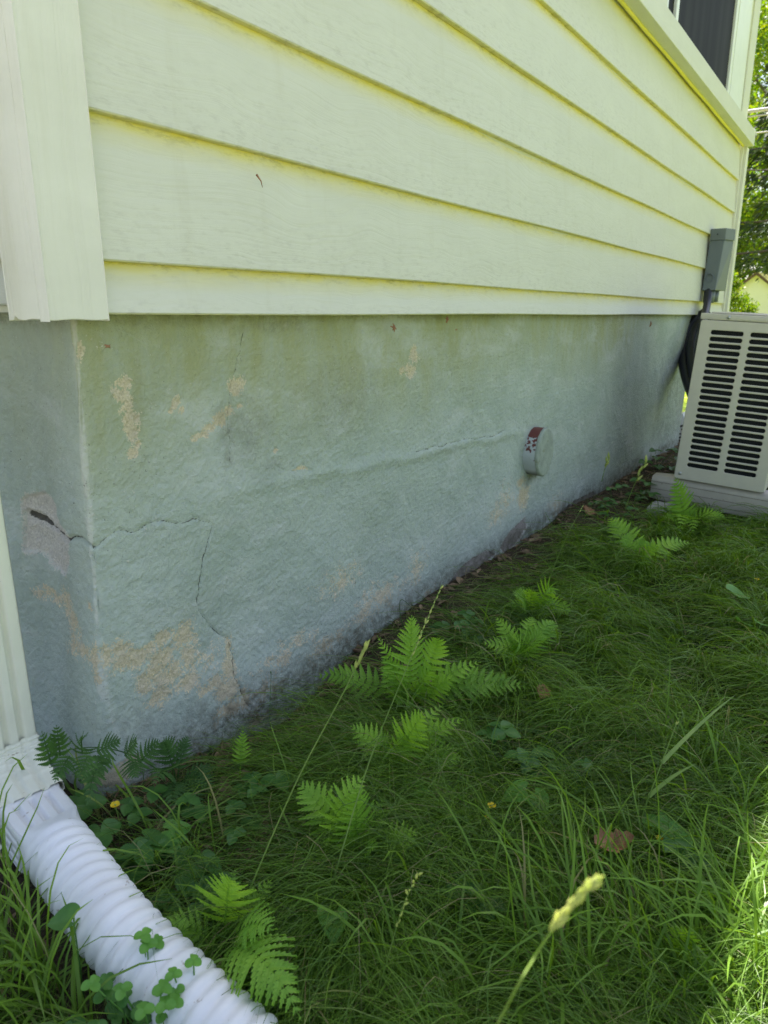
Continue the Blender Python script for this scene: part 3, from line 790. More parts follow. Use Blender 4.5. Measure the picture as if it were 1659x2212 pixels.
# corrugated hose
def spline(pts, n):
    pts = [np.array(p) for p in pts]; pts = [2 * pts[0] - pts[1]] + pts + [2 * pts[-1] - pts[-2]]; out = []
    for i in range(1, len(pts) - 2):
        for t_ in np.linspace(0, 1, n, endpoint=False):
            a_, b_, c_, d_ = pts[i - 1:i + 3]
            out.append(0.5 * ((2 * b_) + (c_ - a_) * t_ + (2 * a_ - 5 * b_ + 4 * c_ - d_) * t_ ** 2 + (3 * b_ - a_ - 3 * c_ + d_) * t_ ** 3))
    out.append(pts[-2]); return out
hp = spline([ad_end - d_bc * 0.022, p_c + (p_d - p_c) * 0.02, p_d, p_e, p_f], 90)
L = np.concatenate([[0], np.cumsum([np.linalg.norm(hp[i + 1] - hp[i]) for i in range(len(hp) - 1)])])
def hose_out(i):
    ph = (L[i] / 0.0215) % 1.0
    ridge = 0.0048 * max(0.0, 1 - ((ph - 0.5) / 0.38) ** 2) ** 0.8
    return circ((0.0445 + ridge) * (0.97 + 0.03 * min(1, i / 6)))
loft(frame_sections(hp, hose_out, side)).build('hose', M['plastic'], ds, True)

# ================================================================== HEAT PUMP
AX = 3.40
a_tl = onX(1530, 668, AX)
TILT = R(3.3)
ac = thing('heat_pump', (AX, -0.50, -0.72), 'beige outdoor heat pump with louvred side panel, tilted beside the foundation', 'heat pump')
YL, YR, ZB, ZT = -0.305, -0.680, -0.722, 0.010            # before tilting, about the lower left edge
def panel_mesh(x, y_l, y_r, z_b, z_t):
    cu = bpy.data.curves.new('p', 'CURVE'); cu.dimensions = '2D'; cu.fill_mode = 'BOTH'; cu.extrude = 0.001; cu.bevel_depth = 0.0032; cu.bevel_resolution = 2
    W_, H_ = abs(y_r - y_l), z_t - z_b
    def rr(x0_, y0_, x1_, y1_, r, ccw=True):
        pts = []
        for (cx0, cy0, a0) in ((x1_ - r, y1_ - r, 0), (x0_ + r, y1_ - r, 90), (x0_ + r, y0_ + r, 180), (x1_ - r, y0_ + r, 270)):
            for k in range(7): pts.append((cx0 + r * math.cos(R(a0 + 15 * k)), cy0 + r * math.sin(R(a0 + 15 * k))))
        s_ = cu.splines.new('POLY'); s_.points.add(len(pts) - 1); s_.use_cyclic_u = True
        for p, q in zip(s_.points, pts): p.co = (*q, 0, 1)
    rr(0.0032, 0.0032, W_ - 0.0032, H_ - 0.0032, 0.008)
    rows = 22; z_lo, z_hi = 0.070, H_ - 0.050
    for i in range(rows):
        zc = z_lo + (z_hi - z_lo) * i / (rows - 1)
        for (c0, c1) in ((0.047, 0.176), (0.202, 0.331)): rr(c0 - 0.003, zc - 0.0125, c1 + 0.003, zc + 0.0125, 0.0122)
    co = bpy.data.objects.new('p', cu); COL.objects.link(co)
    dg = bpy.context.evaluated_depsgraph_get()
    me = bpy.data.meshes.new_from_object(co.evaluated_get(dg)); bpy.data.objects.remove(co)
    v = np.zeros(len(me.vertices) * 3); me.vertices.foreach_get('co', v); v = v.reshape(-1, 3)
    w_ = np.stack([x - v[:, 2], y_l - v[:, 0], z_b + v[:, 1]], -1)
    me.vertices.foreach_set('co', w_.ravel().astype(np.float32)); me.flip_normals(); me.update()
    me.materials.clear(); return me
def tilt_ob(o):
    me = o.data; v = np.zeros(len(me.vertices) * 3); me.vertices.foreach_get('co', v); v = v.reshape(-1, 3)
    cy_, cz_2 = YL, ZB
    y, z = v[:, 1] - cy_, v[:, 2] - cz_2
    c_, s_ = math.cos(TILT), math.sin(TILT)
    v[:, 1] = cy_ + y * c_ - z * s_; v[:, 2] = cz_2 + y * s_ + z * c_
    me.vertices.foreach_set('co', v.ravel().astype(np.float32)); me.update()
    return o
side_panel = tilt_ob(link('side_panel', panel_mesh(AX, YL, YR, ZB, ZT - 0.028), M['ac'], ac, False))
AXE = AX + 0.86
b = MB()
b.box(AX + 0.006, AXE, YL - 0.0185, YL - 0.0005, ZB + 0.03, ZT - 0.03)      # rear wall
b.box(AX + 0.006, AXE, YR + 0.0005, YR + 0.0185, ZB + 0.03, ZT - 0.03)      # front wall
b.box(AXE - 0.02, AXE - 0.001, YR + 0.019, YL - 0.019, ZB + 0.03, ZT - 0.03)
tilt_ob(b.build('casing', M['ac'], ac, bevel=0.004))
b = MB()
b.box(AX + 0.005, AXE - 0.002, YR + 0.001, YL - 0.001, ZB + 0.002, ZB + 0.029)
tilt_ob(b.build('base_pan', M['ac'], ac))
b = MB(); b.box(AX + 0.028, AX + 0.05, YR + 0.02, YL - 0.022, ZB + 0.03, ZT - 0.03)
for k in range(60):
    y = YR + 0.022 + k * (YL - YR - 0.046) / 59
    b.box(AX + 0.022, AX + 0.0275, y - 0.0006, y + 0.0006, ZB + 0.03, ZT - 0.03)
tilt_ob(b.build('coil', M['coil'], ac))
b = MB(); b.box(AX - 0.004, AXE + 0.004, YR - 0.004, YL + 0.004, ZT - 0.026, ZT - 0.001)
b.box(AX + 0.03, AXE - 0.03, YR + 0.03, YL - 0.03, ZT - 0.0005, ZT + 0.006)
tp = tilt_ob(b.build('top_cover', M['ac'], ac, True, bevel=0.006, seg=3))
b = MB(); b.box(AX - 0.0062, AX - 0.0042, YL - 0.36, YL - 0.145, ZT - 0.020, ZT - 0.008)
tilt_ob(b.build('grip', M['ac'], tp, bevel=0.0009))
for (y, z, par, xx) in ((YL - 0.108, ZT - 0.0135, tp, AX - 0.004), (YL - 0.024, ZB + 0.026, side_panel, AX - 0.003)):
    b = MB()
    n = 14; secs = [(0, 0.0078), (-0.0025, 0.0076), (-0.005, 0.005), (-0.0058, 0.0005)]
    vs = [(xx + dx, y + r * math.cos(2 * math.pi * k / n), z + r * math.sin(2 * math.pi * k / n)) for dx, r in secs for k in range(n)]
    b.add(vs, [(i * n + k, (i + 1) * n + k, (i + 1) * n + (k + 1) % n, i * n + (k + 1) % n) for i in range(3) for k in range(n)])
    tilt_ob(b.build('screw', M['steel'], par, True))
# plastic beams the unit stands on
def beam(x, label):
    z_t = ZB - 0.003; y0_, y1_ = -0.205, -0.95
    o = thing('equipment_foot', (x, -0.5, z_t - 0.13), label, 'support', 'beams under the heat pump')
    b = MB()
    prof = []
    h, hw = 0.118, 0.055
    for (q, z) in ((-hw, -h), (hw, -h), (hw, -0.02), (hw - 0.018, 0.0), (-hw + 0.018, 0.0), (-hw, -0.02)): prof.append((q, z))
    ny = 12; vs = []
    for k in range(ny):
        y = y0_ + (y1_ - y0_) * k / (ny - 1)
        zz_ = z_t + (y - YL) * math.tan(TILT) 
        sh = 0.9 if k in (0, ny - 1) else 1
        for q, z in prof: vs.append((x + q * sh, y, zz_ + (z + h / 2) * sh - h / 2))
    m = len(prof)
    fs = [(i * m + k, i * m + (k + 1) % m, (i + 1) * m + (k + 1) % m, (i + 1) * m + k) for i in range(ny - 1) for k in range(m)]
    fs += [tuple(range(m))[::-1], tuple((ny - 1) * m + k for k in range(m))]
    b.add(vs, fs)
    bo = b.build('beam', M['beam'], o, True, bevel=0.006)
    b = MB()
    for zz_ in (-0.028, -0.062, -0.095):
        y_a, y_b = y0_ - 0.004, y1_ + 0.01
        b.add([(x - hw - 0.0008, y_a, z_t + (y_a - YL) * math.tan(TILT) + zz_), (x - hw - 0.0008, y_b, z_t + (y_b - YL) * math.tan(TILT) + zz_),
               (x - hw - 0.0008, y_b, z_t + (y_b - YL) * math.tan(TILT) + zz_ - 0.003), (x - hw - 0.0008, y_a, z_t + (y_a - YL) * math.tan(TILT) + zz_ - 0.003)], [(0, 1, 2, 3)])
    b.build('groove', M['groove'], bo)
beam(3.455, 'beige plastic beam under the louvred end of the heat pump, on pale stones')
beam(4.14, 'beige plastic beam under the hidden far end of the heat pump')
def stone(px, py, rx, ry, rz, label, X=None, seed=1):
    c0 = G(px, py, rz * 0.35)
    b = MB(); n, m = 14, 9; vs = []
    for i in range(m):
        th = math.pi * (i + 0.5) / m
        for k in range(n):
            ph = 2 * math.pi * k / n
            r = 1 + 0.22 * (vnoise(math.cos(ph) * 2 + seed * 9, math.sin(ph) * 2 + math.cos(th) * 2, seed) - 0.5)
            sx = math.copysign(abs(math.cos(ph)) ** 0.6, math.cos(ph)); sy = math.copysign(abs(math.sin(ph)) ** 0.6, math.sin(ph)); sz = math.copysign(abs(math.cos(th)) ** 0.5, math.cos(th))
            vs.append((c0[0] + rx * r * sx * math.sin(th) ** 0.6, c0[1] + ry * r * sy * math.sin(th) ** 0.6, c0[2] + rz * sz * r))
    fs = [(i * n + k, (i + 1) * n + k, (i + 1) * n + (k + 1) % n, i * n + (k + 1) % n) for i in range(m - 1) for k in range(n)]
    fs += [tuple(range(n)), tuple((m - 1) * n + k for k in range(n))[::-1]]
    b.add(vs, fs)
    return props(b.build('paver_stone', M['stone'], None, True), label, 'stone', 'pale stones under the heat pump')
stone(1428, 1104, 0.10, 0.055, 0.03, 'pale rounded stone under the wall end of the beige beam', seed=2)
stone(1590, 1150, 0.09, 0.13, 0.013, 'flat pale slab half buried in grass in front of the beige beam', seed=5)

# grey line-set cover on the wall
lc = thing('line_set_cover', (5.13, 0, 0.15), 'grey plastic pipe cover screwed to the siding above the heat pump', 'pipe cover')
b = MB()
pr_b = [(5.10, -0.002), (5.10, -0.060), (5.10, -0.080), (5.28, -0.112), (5.28, -0.002)]
pr_t = [(5.17, -0.002), (5.17, -0.062), (5.17, -0.088), (5.28, -0.125), (5.28, -0.002)]
def prism(b, z0_, z1_, pa, pb):
    n = len(pa); vs = [(x, y, z0_) for x, y in pa] + [(x, y, z1_) for x, y in pb]
    b.add(vs, [tuple(range(n)), tuple(range(2 * n - 1, n - 1, -1))] + [(k, k + n, (k + 1) % n + n, (k + 1) % n) for k in range(n)])
prism(b, 0.150, 0.455, pr_b, pr_t)
cov = b.build('cover', M['grey'], lc, bevel=0.003)
b = MB(); prism(b, 0.4555, 0.525, [(x - 0.006, y * 1.05 + 0.0) for x, y in pr_t], [(x - 0.004, y * 1.04) for x, y in pr_t])
cp = b.build('end_cap', M['grey'], lc, bevel=0.003)
b = MB(); b.tube([(5.1645, -0.045, 0.49), (5.160, -0.045, 0.49)], 0.004, 8); b.build('screw', M['black'], cp)
b = MB()
n = 24; cc = (5.113, -0.036, 0.225)
vs = [(cc[0] + (-0.0035 if q == 1 else 0.006), cc[1] + r * math.cos(2 * math.pi * k / n), cc[2] + r * 1.2 * math.sin(2 * math.pi * k / n)) for q, r in ((0, 0.024), (1, 0.0225), (1, 0.0205), (0, 0.0195)) for k in range(n)]
b.add(vs, [(i * n + k, (i + 1) * n + k, (i + 1) * n + (k + 1) % n, i * n + (k + 1) % n) for i in range(3) for k in range(n)])
b.build('knockout', M['grey'], cov, True)
# hoses
def hose(pts, r, label, nm='insulated_hose', mat='rubber', cat='hose', grp='black hoses behind the heat pump', collar=None):
    b = MB(); b.tube(spline(pts, 14), r, 12)
    o = props(b.build(nm, M[mat], None, True), label, cat, grp)
    return o
hose([onX(1530, 672, 5.12), onX(1512, 684, 5.1), onX(1495, 698, 5.05), onX(1482, 720, 5.0), onX(1476, 752, 4.92), onX(1478, 788, 4.8), onX(1486, 822, 4.68), onX(1499, 856, 4.55), onX(1516, 890, 4.4)], 0.034, 'outer black foam covered hose looping out from the foundation end')
hose([onX(1535, 680, 5.0), onX(1517, 694, 4.98), onX(1504, 712, 4.95), onX(1496, 740, 4.88), onX(1495, 772, 4.79), onX(1499, 806, 4.68), onX(1506, 840, 4.56), onX(1522, 880, 4.42)], 0.034, 'inner black foam covered hose nested in the loop')
hose([onX(1531, 628, 5.12), onX(1527, 660, 5.05), onX(1518, 700, 4.85), onX(1509, 745, 4.7), onX(1508, 790, 4.6), onX(1520, 840, 4.42)], 0.023, 'slim black cable running straight down from the grey cover', 'power_cable', 'rubber', 'cable')
b = MB(); b.tube([(5.155, -0.040, 0.149), (5.145, -0.040, 0.075)], [0.036, 0.033], 14); b.tube([(5.225, -0.06, 0.149), (5.22, -0.06, 0.08)], 0.024, 12)
b.build('outlet_sleeve', M['grey'], lc, True)
# white slotted drain fitting seen in the gap behind the heat pump
dp = onX(1470, 925, 5.30)
dr = thing('drain_fitting', (dp[0], dp[1], -0.85), 'white slotted plastic drain fitting on soil behind the foundation end', 'drain')
b = MB()
def tiltbox(b, c, hx, hy, hz, ang):
    ca_, sa_ = math.cos(ang), math.sin(ang)
    vs = []
    for sx in (-1, 1):
        for sy in (-1, 1):
            for sz in (-1, 1):
                y, z = sy * hy, sz * hz
                vs.append((c[0] + sx * hx, c[1] + y * ca_ - z * sa_, c[2] + y * sa_ + z * ca_))
    b.add(vs, [(0, 1, 3, 2), (4, 6, 7, 5), (0, 4, 5, 1), (2, 3, 7, 6), (0, 2, 6, 4), (1, 5, 7, 3)])
tiltbox(b, dp + np.array([0.06, 0, -0.01]), 0.06, 0.055, 0.105, -0.45)
b.build('body', M['plastic'], dr, True, bevel=0.01)
b = MB()
for i in range(5):
    for k in range(2):
        y, z = -0.022 + 0.044 * k, -0.075 + i * 0.024
        c_, s_ = math.cos(-0.45), math.sin(-0.45)
        tiltbox(b, dp + np.array([-0.001, y * c_ - z * s_, -0.01 + y * s_ + z * c_]), 0.0015, 0.016, 0.006, -0.45)
b.build('slot', M['black'], dr)

# ================================================================== GRASS
def hose_dist(x, y):
    d = np.full(x.shape, 9.0)
    for q in hp[::12] + [p_b, p_c]: d = np.minimum(d, np.hypot(x - q[0], y - q[1]))
    return d
def make_blades(root, ang, Ln, wid, rise, droop, tone, dry, nseg=6, curl=None):
    N = len(root)
    tt = np.linspace(0, 1, nseg)
    d = np.stack([np.cos(ang), np.sin(ang)], -1)
    if curl is None: curl = rng.normal(0, 0.35, N)
    a_t = ang[:, None] + curl[:, None] * tt[None, :]
    hor = Ln[:, None] * (0.18 * tt + 0.82 * tt ** 1.5)[None, :] * np.sqrt(np.clip(1 - rise ** 2, 0.05, 1))[:, None]
    ver = Ln[:, None] * rise[:, None] * (1.75 * tt[None, :] - (0.75 + droop[:, None]) * tt[None, :] ** 2)
    x = root[:, 0:1] + hor * np.cos(a_t); y = root[:, 1:2] + hor * np.sin(a_t)
    z = root[:, 2:3] + ver
    gz_ = zg(x, y) + 0.004
    z = np.where(tt[None, :] > 0.05, np.maximum(z, gz_ + 0.01 * rng.random((N, 1))), z)
    wprof = np.array([0.75, 1.0, 1.0, 0.85, 0.6, 0.08]) if nseg == 6 else (1 - tt ** 2.2) * 0.95 + 0.05
    roll = rng.normal(0, 0.7, N)[:, None]
    wx = -np.sin(a_t) * np.cos(roll); wy = np.cos(a_t) * np.cos(roll); wz = np.sin(roll) * np.ones_like(a_t)
    hw = 0.5 * wid[:, None] * wprof[None, :]
    A = np.stack([x - wx * hw, y - wy * hw, z - wz * hw], -1); B = np.stack([x + wx * hw, y + wy * hw, z + wz * hw], -1)
    V = np.stack([A, B], 2).reshape(-1, 3)
    base = (np.arange(N) * nseg * 2)[:, None]; k = np.arange(nseg - 1)[None, :] * 2
    q = np.stack([base + k, base + k + 1, base + k + 3, base + k + 2], -1).reshape(-1, 4)
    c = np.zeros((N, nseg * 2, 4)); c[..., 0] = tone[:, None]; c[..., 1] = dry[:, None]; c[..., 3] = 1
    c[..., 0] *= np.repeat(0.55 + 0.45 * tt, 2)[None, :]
    return V, q, c.reshape(-1, 4)
parts = []
def field(x, y):
    return 2.55 + 2.6 * (fbm(x * 1.5 + 3, y * 1.5, 2, 21) - 0.5) + 1.5 * (fbm(x * 5, y * 5, 2, 22) - 0.5)
def density(x, y):
    f = smooth(-0.09, -0.30, y - 0.12 * (fbm(x * 5, y * 5, 3, 15) - 0.5))
    corner = smooth(1.05, 0.70, x) * smooth(-0.60, -0.30, y)
    f = f * (1 - 0.80 * corner)
    apron = smooth(2.5, 3.1, x + 0.3 * (fbm(x * 4, y * 4, 2, 4) - 0.5)) * smooth(-0.48, -0.28, y)
    f = f * (1 - 0.93 * apron)
    f = f * (0.45 + 0.9 * smooth(0.36, 0.55, fbm(x * 7, y * 7, 3, 33)))
    f = np.where((x > 3.36) & (x < 4.3) & (y > -0.72), 0, f)
    f = f * smooth(0.055, 0.085, hose_dist(x, y))
    f = np.where((y > 0.0) & (x > 0.62), 0, f)
    return np.clip(f, 0, 1)
def scatter(N, x_lo, x_hi, y_lo, y_hi, power=1.0, dens=density):
    xs, ys = [], []
    got = 0
    while got < N:
        u = rng.random(N); o_ = max(0.4, 0.4 - x_lo); x = ((x_lo + o_) ** (1 - power) + u * ((x_hi + o_) ** (1 - power) - (x_lo + o_) ** (1 - power))) ** (1 / (1 - power)) - o_
        y = y_lo + (y_hi - y_lo) * rng.random(N)
        k = rng.random(N) < dens(x, y)
        xs.append(x[k]); ys.append(y[k]); got += k.sum()
    return np.concatenate(xs)[:N], np.concatenate(ys)[:N]
# fine fescue
N = 110000
x, y = scatter(N, 0.15, 6.4, -1.75, 0.0, 1.9)
root = np.stack([x, y, zg(x, y) - 0.004], -1)
big = fbm(x * 2.2, y * 2.2, 3, 44)
ang = field(x, y) + rng.normal(0, 0.55, N)
Ln = (0.10 + 0.17 * rng.random(N) ** 1.2) * (0.55 + 0.9 * big)
rise = np.clip(0.34 + 0.22 * rng.normal(0, 1, N) + 0.4 * (fbm(x * 4, y * 4, 2, 46) - 0.5), 0.06, 0.9)
droop = np.clip(0.35 + 0.4 * rng.random(N), 0, 1)
dcam = np.hypot(x, y + 1)
wid = (0.0010 + 0.0008 * rng.random(N)) * np.clip(dcam / 1.5, 0.85, 2.6)
tone = np.clip(0.30 + 0.6 * rng.random(N) ** 1.5 + 0.8 * (fbm(x * 3, y * 3, 3, 48) - 0.5), 0, 1)
dry = np.where(rng.random(N) < 0.09, rng.random(N), 0.0)
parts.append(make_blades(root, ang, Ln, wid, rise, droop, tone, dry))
# long arching clumps
cl = []
for k in range(150):
    cx0 = 0.45 + 3.6 * rng.random() ** 1.4; cy0 = -1.15 + 0.85 * rng.random()
    if density(np.array([cx0]), np.array([cy0]))[0] < 0.35: continue
    m_ = int(90 + 60 * rng.random()); a0 = float(field(np.array([cx0]), np.array([cy0]))[0]) + rng.normal(0, 0.5); l0 = rng.uniform(.16, .27)
    for _ in range(m_): cl.append((cx0 + rng.normal(0, .022), cy0 + rng.normal(0, .022), a0 + rng.normal(0, 0.55), l0 * rng.uniform(.6, 1.15), rng.uniform(.25, .8), k))
cl = np.array(cl); N = len(cl); kk = (cl[:, 5] * 7.31) % 1.0
root = np.stack([cl[:, 0], cl[:, 1], zg(cl[:, 0], cl[:, 1])], -1)
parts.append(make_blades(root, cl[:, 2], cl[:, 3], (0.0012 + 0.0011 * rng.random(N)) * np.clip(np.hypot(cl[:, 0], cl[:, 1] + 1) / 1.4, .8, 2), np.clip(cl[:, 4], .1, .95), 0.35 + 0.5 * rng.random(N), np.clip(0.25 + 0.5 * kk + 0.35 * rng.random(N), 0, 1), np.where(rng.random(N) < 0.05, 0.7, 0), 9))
# scattered wider blades and dead straw through the turf
N = 5000
x, y = scatter(N, 0.3, 6.2, -1.7, -0.1, 1.9)
root = np.stack([x, y, zg(x, y)], -1)
parts.append(make_blades(root, field(x, y) + rng.normal(0, 1.0, N), 0.06 + 0.12 * rng.random(N), (0.0022 + 0.002 * rng.random(N)) * np.clip(np.hypot(x, y + 1) / 1.5, .8, 2), np.clip(rng.normal(0.5, 0.22, N), 0.05, 0.95), rng.random(N), 0.3 + 0.7 * rng.random(N), np.where(rng.random(N) < 0.16, 0.6 + 0.4 * rng.random(N), 0)))
# dead thatch and thin wisps on the bare strip by the wall
N = 7000
x, y = scatter(N, 0.6, 6.0, -0.45, 0.03, 1.6, lambda x, y: np.where((x > 3.36) & (y < -0.28), 0, 0.9) * smooth(0.05, 0.08, hose_dist(x, y)))
root = np.stack([x, y, zg(x, y)], -1)
parts.append(make_blades(root, rng.random(N) * 6.28, 0.04 + 0.07 * rng.random(N), 0.0010 + 0.0008 * rng.random(N), np.clip(rng.normal(0.15, 0.15, N), 0.02, 0.6), np.full(N, 0.9), rng.random(N) * 0.5, np.where(rng.random(N) < 0.55, 0.4 + 0.6 * rng.random(N), 0)))
# broader blades in tufts, most of them in the foreground
tufts = [(1310, 2060, 26, .27), (1225, 1990, 22, .27), (1160, 2140, 26, .26), (1400, 2120, 22, .26), (1110, 2060, 16, .24), (1290, 2160, 24, .25), (1480, 2190, 24, .22), (1600, 2100, 40, .24), (1640, 1990, 40, .22),
         (1560, 1760, 26, .2), (1500, 1690, 22, .2), (1430, 1650, 14, .2), (1600, 1850, 20, .2), (1000, 2180, 20, .2), (60, 2080, 24, .2), (120, 2160, 26, .18), (30, 1990, 18, .2), (200, 2110, 18, .16), (10, 1850, 14, .22), (20, 2190, 20, .2),
         (90, 2010, 30, .25), (150, 2120, 36, .22), (230, 2205, 30, .18), (20, 1900, 20, .22), (330, 2200, 20, .14), (460, 1900, 8, .17), (900, 1960, 12, .2), (700, 1800, 8, .16), (380, 1880, 7, .16), (820, 2150, 14, .2), (1380, 1900, 16, .2), (1230, 1830, 10, .18), (640, 2090, 10, .16), (1655, 2190, 40, .24), (1560, 2200, 30, .22)]
rr_, aa_, ll_, ww_, ri_ = [], [], [], [], []
for (px, py, n, ln) in tufts:
    c0 = G(px, py)
    for k in range(n):
        p = c0[:2] + rng.normal(0, 0.035, 2)
        if hose_dist(np.array([p[0]]), np.array([p[1]]))[0] < 0.07: continue
        rr_.append((p[0], p[1], float(zg(p[0], p[1])))); aa_.append(rng.normal(1.2, 1.1)); ll_.append(ln * rng.uniform(0.6, 1.2)); ww_.append(rng.uniform(0.003, 0.0055)); ri_.append(np.clip(rng.normal(0.66, 0.2), 0.2, 0.95))
N = len(rr_)
parts.append(make_blades(np.array(rr_), np.array(aa_), np.array(ll_), np.array(ww_) * 0.9, np.array(ri_), rng.random(N) * 0.6, 0.55 + 0.45 * rng.random(N), np.where(rng.random(N) < 0.05, 0.8, 0.0)))
# sunlit lawn further from the wall and beyond the house
N = 30000
x, y = scatter(N, -0.6, 9.0, -4.0, -1.7, 1.3, lambda x, y: np.ones_like(x))
x2, y2 = scatter(9000, 6.0, 16.0, -1.5, 3.0, 1.2, lambda x, y: np.ones_like(x))
x3, y3 = scatter(4000, -0.5, 0.62, -1.8, 1.2, 1.2, lambda x, y: smooth(0.07, 0.1, hose_dist(x, y)))
x = np.concatenate([x, x2, x3]); y = np.concatenate([y, y2, y3]); N = len(x)
root = np.stack([x, y, zg(x, y)], -1)
parts.append(make_blades(root, field(x, y) + rng.normal(0, 0.8, N), 0.08 + 0.14 * rng.random(N), 0.004 + 0.003 * rng.random(N), np.clip(rng.normal(0.5, 0.2, N), 0.1, 0.95), rng.random(N) * 0.7, 0.3 + 0.7 * rng.random(N), np.where(rng.random(N) < 0.5, 0.5 * rng.random(N), 0.0)))
off = 0; VV, QQ, CC = [], [], []
for V, q, c in parts:
    VV.append(V); QQ.append(q + off); CC.append(c); off += len(V)
me = np_mesh('grass', np.concatenate(VV), np.concatenate(QQ))
color_attr(me, 'tone', np.concatenate(CC))
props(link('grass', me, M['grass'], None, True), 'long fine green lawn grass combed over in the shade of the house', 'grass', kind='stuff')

# leaf scraps, twigs and small stones on the bare strip
b = MB()
for k in range(1500):
    if k < 1000: lx, ly = 0.62 + 4.6 * random.random() ** 1.3, 0.03 - 0.30 * random.random() ** 1.4
    else: lx, ly = random.uniform(.35, 1.1), random.uniform(-.55, 0.0)
    if hose_dist(np.array([lx]), np.array([ly]))[0] < .07: continue
    lz = float(zg(lx, ly)) + random.uniform(.002, .012); a_ = random.uniform(0, 6.28); ln = random.uniform(.006, .026); w_ = ln * random.choice((.10, .10, .35, .5))
    d_ = np.array([math.cos(a_), math.sin(a_), random.uniform(-.2, .3)]) * ln; s_ = np.array([-math.sin(a_), math.cos(a_), random.uniform(-.5, .5)]) * w_
    c_ = np.array([lx, ly, lz]); u_ = np.array([0, 0, ln * .18])
    b.add([c_ - d_, c_ - d_ * .3 + s_ + u_, c_ + d_ * .4 + s_ * .8 + u_, c_ + d_, c_ + d_ * .3 - s_ + u_, c_ - d_ * .4 - s_ * .9 + u_], [(0, 1, 2, 3), (0, 3, 4, 5)])
props(b.build('leaf_litter', M['litter']), 'brown leaf scraps and twigs strewn on the soil along the wall foot', 'leaf litter', kind='stuff')

# ================================================================== FERNS
CAMV = Vector(CAM)
def frond_mesh(base, tip, width, arch=0.15, pairs=15, stipe=0.18, bend=None, droop=0.12, face=None, lobes=7, ragged=0.06, pw=0.30):
    base, tip = Vector(base), Vector(tip)
    L_ = (tip - base).length
    pairs = max(8, int(pairs * 0.84))
    ctrl = (base + tip) / 2 + Vector((0, 0, arch * L_)) + (Vector(bend) if bend is not None else Vector())
    def pt(s_): return base * (1 - s_) ** 2 + ctrl * 2 * s_ * (1 - s_) + tip * s_ * s_
    def tg(s_): return ((ctrl - base) * (1 - s_) + (tip - ctrl) * s_).normalized()
    facing = Vector(face) if face is not None else (Vector((0, 0, 0.75)) + (CAMV - base).normalized())
    b = MB()
    b.tube([pt(s_) for s_ in np.linspace(0, 1, 14)], [0.0016 * (1 - 0.8 * s_) for s_ in np.linspace(0, 1, 14)], 5)
    for i in range(pairs):
        q = i / (pairs - 1); s_ = stipe + (0.985 - stipe) * (q ** 0.93)
        prof = (min(1, 0.72 + 1.3 * q) if q < 0.22 else 1.0) * (1 - max(0, (q - 0.12) / 0.88)) ** 0.85 + 0.035
        for sd in (-1, 1):
            t_ = tg(s_); n_ = (facing - t_ * facing.dot(t_)).normalized(); sdv = t_.cross(n_) * sd
            ln = 0.5 * width * prof * random.uniform(0.92, 1.08)
            fwd = R(random.uniform(16, 26) + 26 * q)
            d_ = (sdv * math.cos(fwd) + t_ * math.sin(fwd)).normalized()
            d_ = (d_ + n_ * random.uniform(-ragged, ragged * 2.2)).normalized()
            w_ = (t_ - d_ * t_.dot(d_)).normalized()
            o_ = pt(min(1, s_ + random.uniform(-0.004, 0.004)))
            wmax = max(min(ln * pw, L_ * (0.985 - stipe) / pairs * 0.70), 0.0012)
            nl = max(3, int(lobes * min(1, prof + 0.35)))
            vs = []; fs = []; rows = 2 * nl
            for k in range(rows + 1):
                u = k / rows
                wv = wmax * (1 - u) ** 0.65 * (1.0 if k % 2 == 1 else 0.64)
                if k == 0: wv = wmax * 0.35
                if k == rows: wv = 0.0
                c_ = o_ + d_ * (ln * u) - n_ * (droop * ln * u * u)
                sk = d_ * (wmax * 0.45 if k % 2 == 1 else 0)
                lift = n_ * (wv * 0.22)
                vs += [c_ + w_ * wv + sk + lift, c_, c_ - w_ * wv + sk + lift]
            for k in range(rows):
                a_ = 3 * k; fs += [(a_, a_ + 1, a_ + 4, a_ + 3), (a_ + 1, a_ + 2, a_ + 5, a_ + 4)]
            b.add(vs, fs)
    return b
def fern(base_px, label, fronds, mat='fern', group='ferns growing along the foundation', base=None):
    c0 = G(*base_px) if base is None else base
    o = thing('fern', c0, label, 'fern', group)
    for f in fronds:
        (tx, ty, h), w_ = f[0], f[1]; kw = f[2] if len(f) > 2 else {}
        kw = dict(kw); bp = kw.pop('base', None); pl = kw.pop('plane', None)
        tip = G(tx, ty, h) if pl is None else onY(tx, ty, pl)
        bb = c0 + np.array([random.uniform(-.012, .012), random.uniform(-.012, .012), 0]) if bp is None else np.array(bp)
        frond_mesh(bb, tip, w_ * 1.3, **kw).build('frond', M['fern_mid' if mat == 'fern' and random.random() < .35 else mat], o, False)
    if len(fronds) > 2:
        wm = np.mean([f[1] for f in fronds])
        for k in range(5):
            a_ = random.uniform(0, 6.28); ln = random.uniform(.6, 1.3) * wm * 1.2
            tip = c0 + np.array([math.cos(a_) * ln, math.sin(a_) * ln * .8, random.uniform(.03, .09)])
            if tip[1] > -0.03: tip[1] = -0.05
            frond_mesh(c0, tip, wm * random.uniform(.6, 1.0), arch=random.uniform(.15, .5), pairs=12, stipe=.2, droop=random.uniform(.1, .4)).build('frond', M['fern_mid' if random.random() < .7 else mat], o, False)
    return o
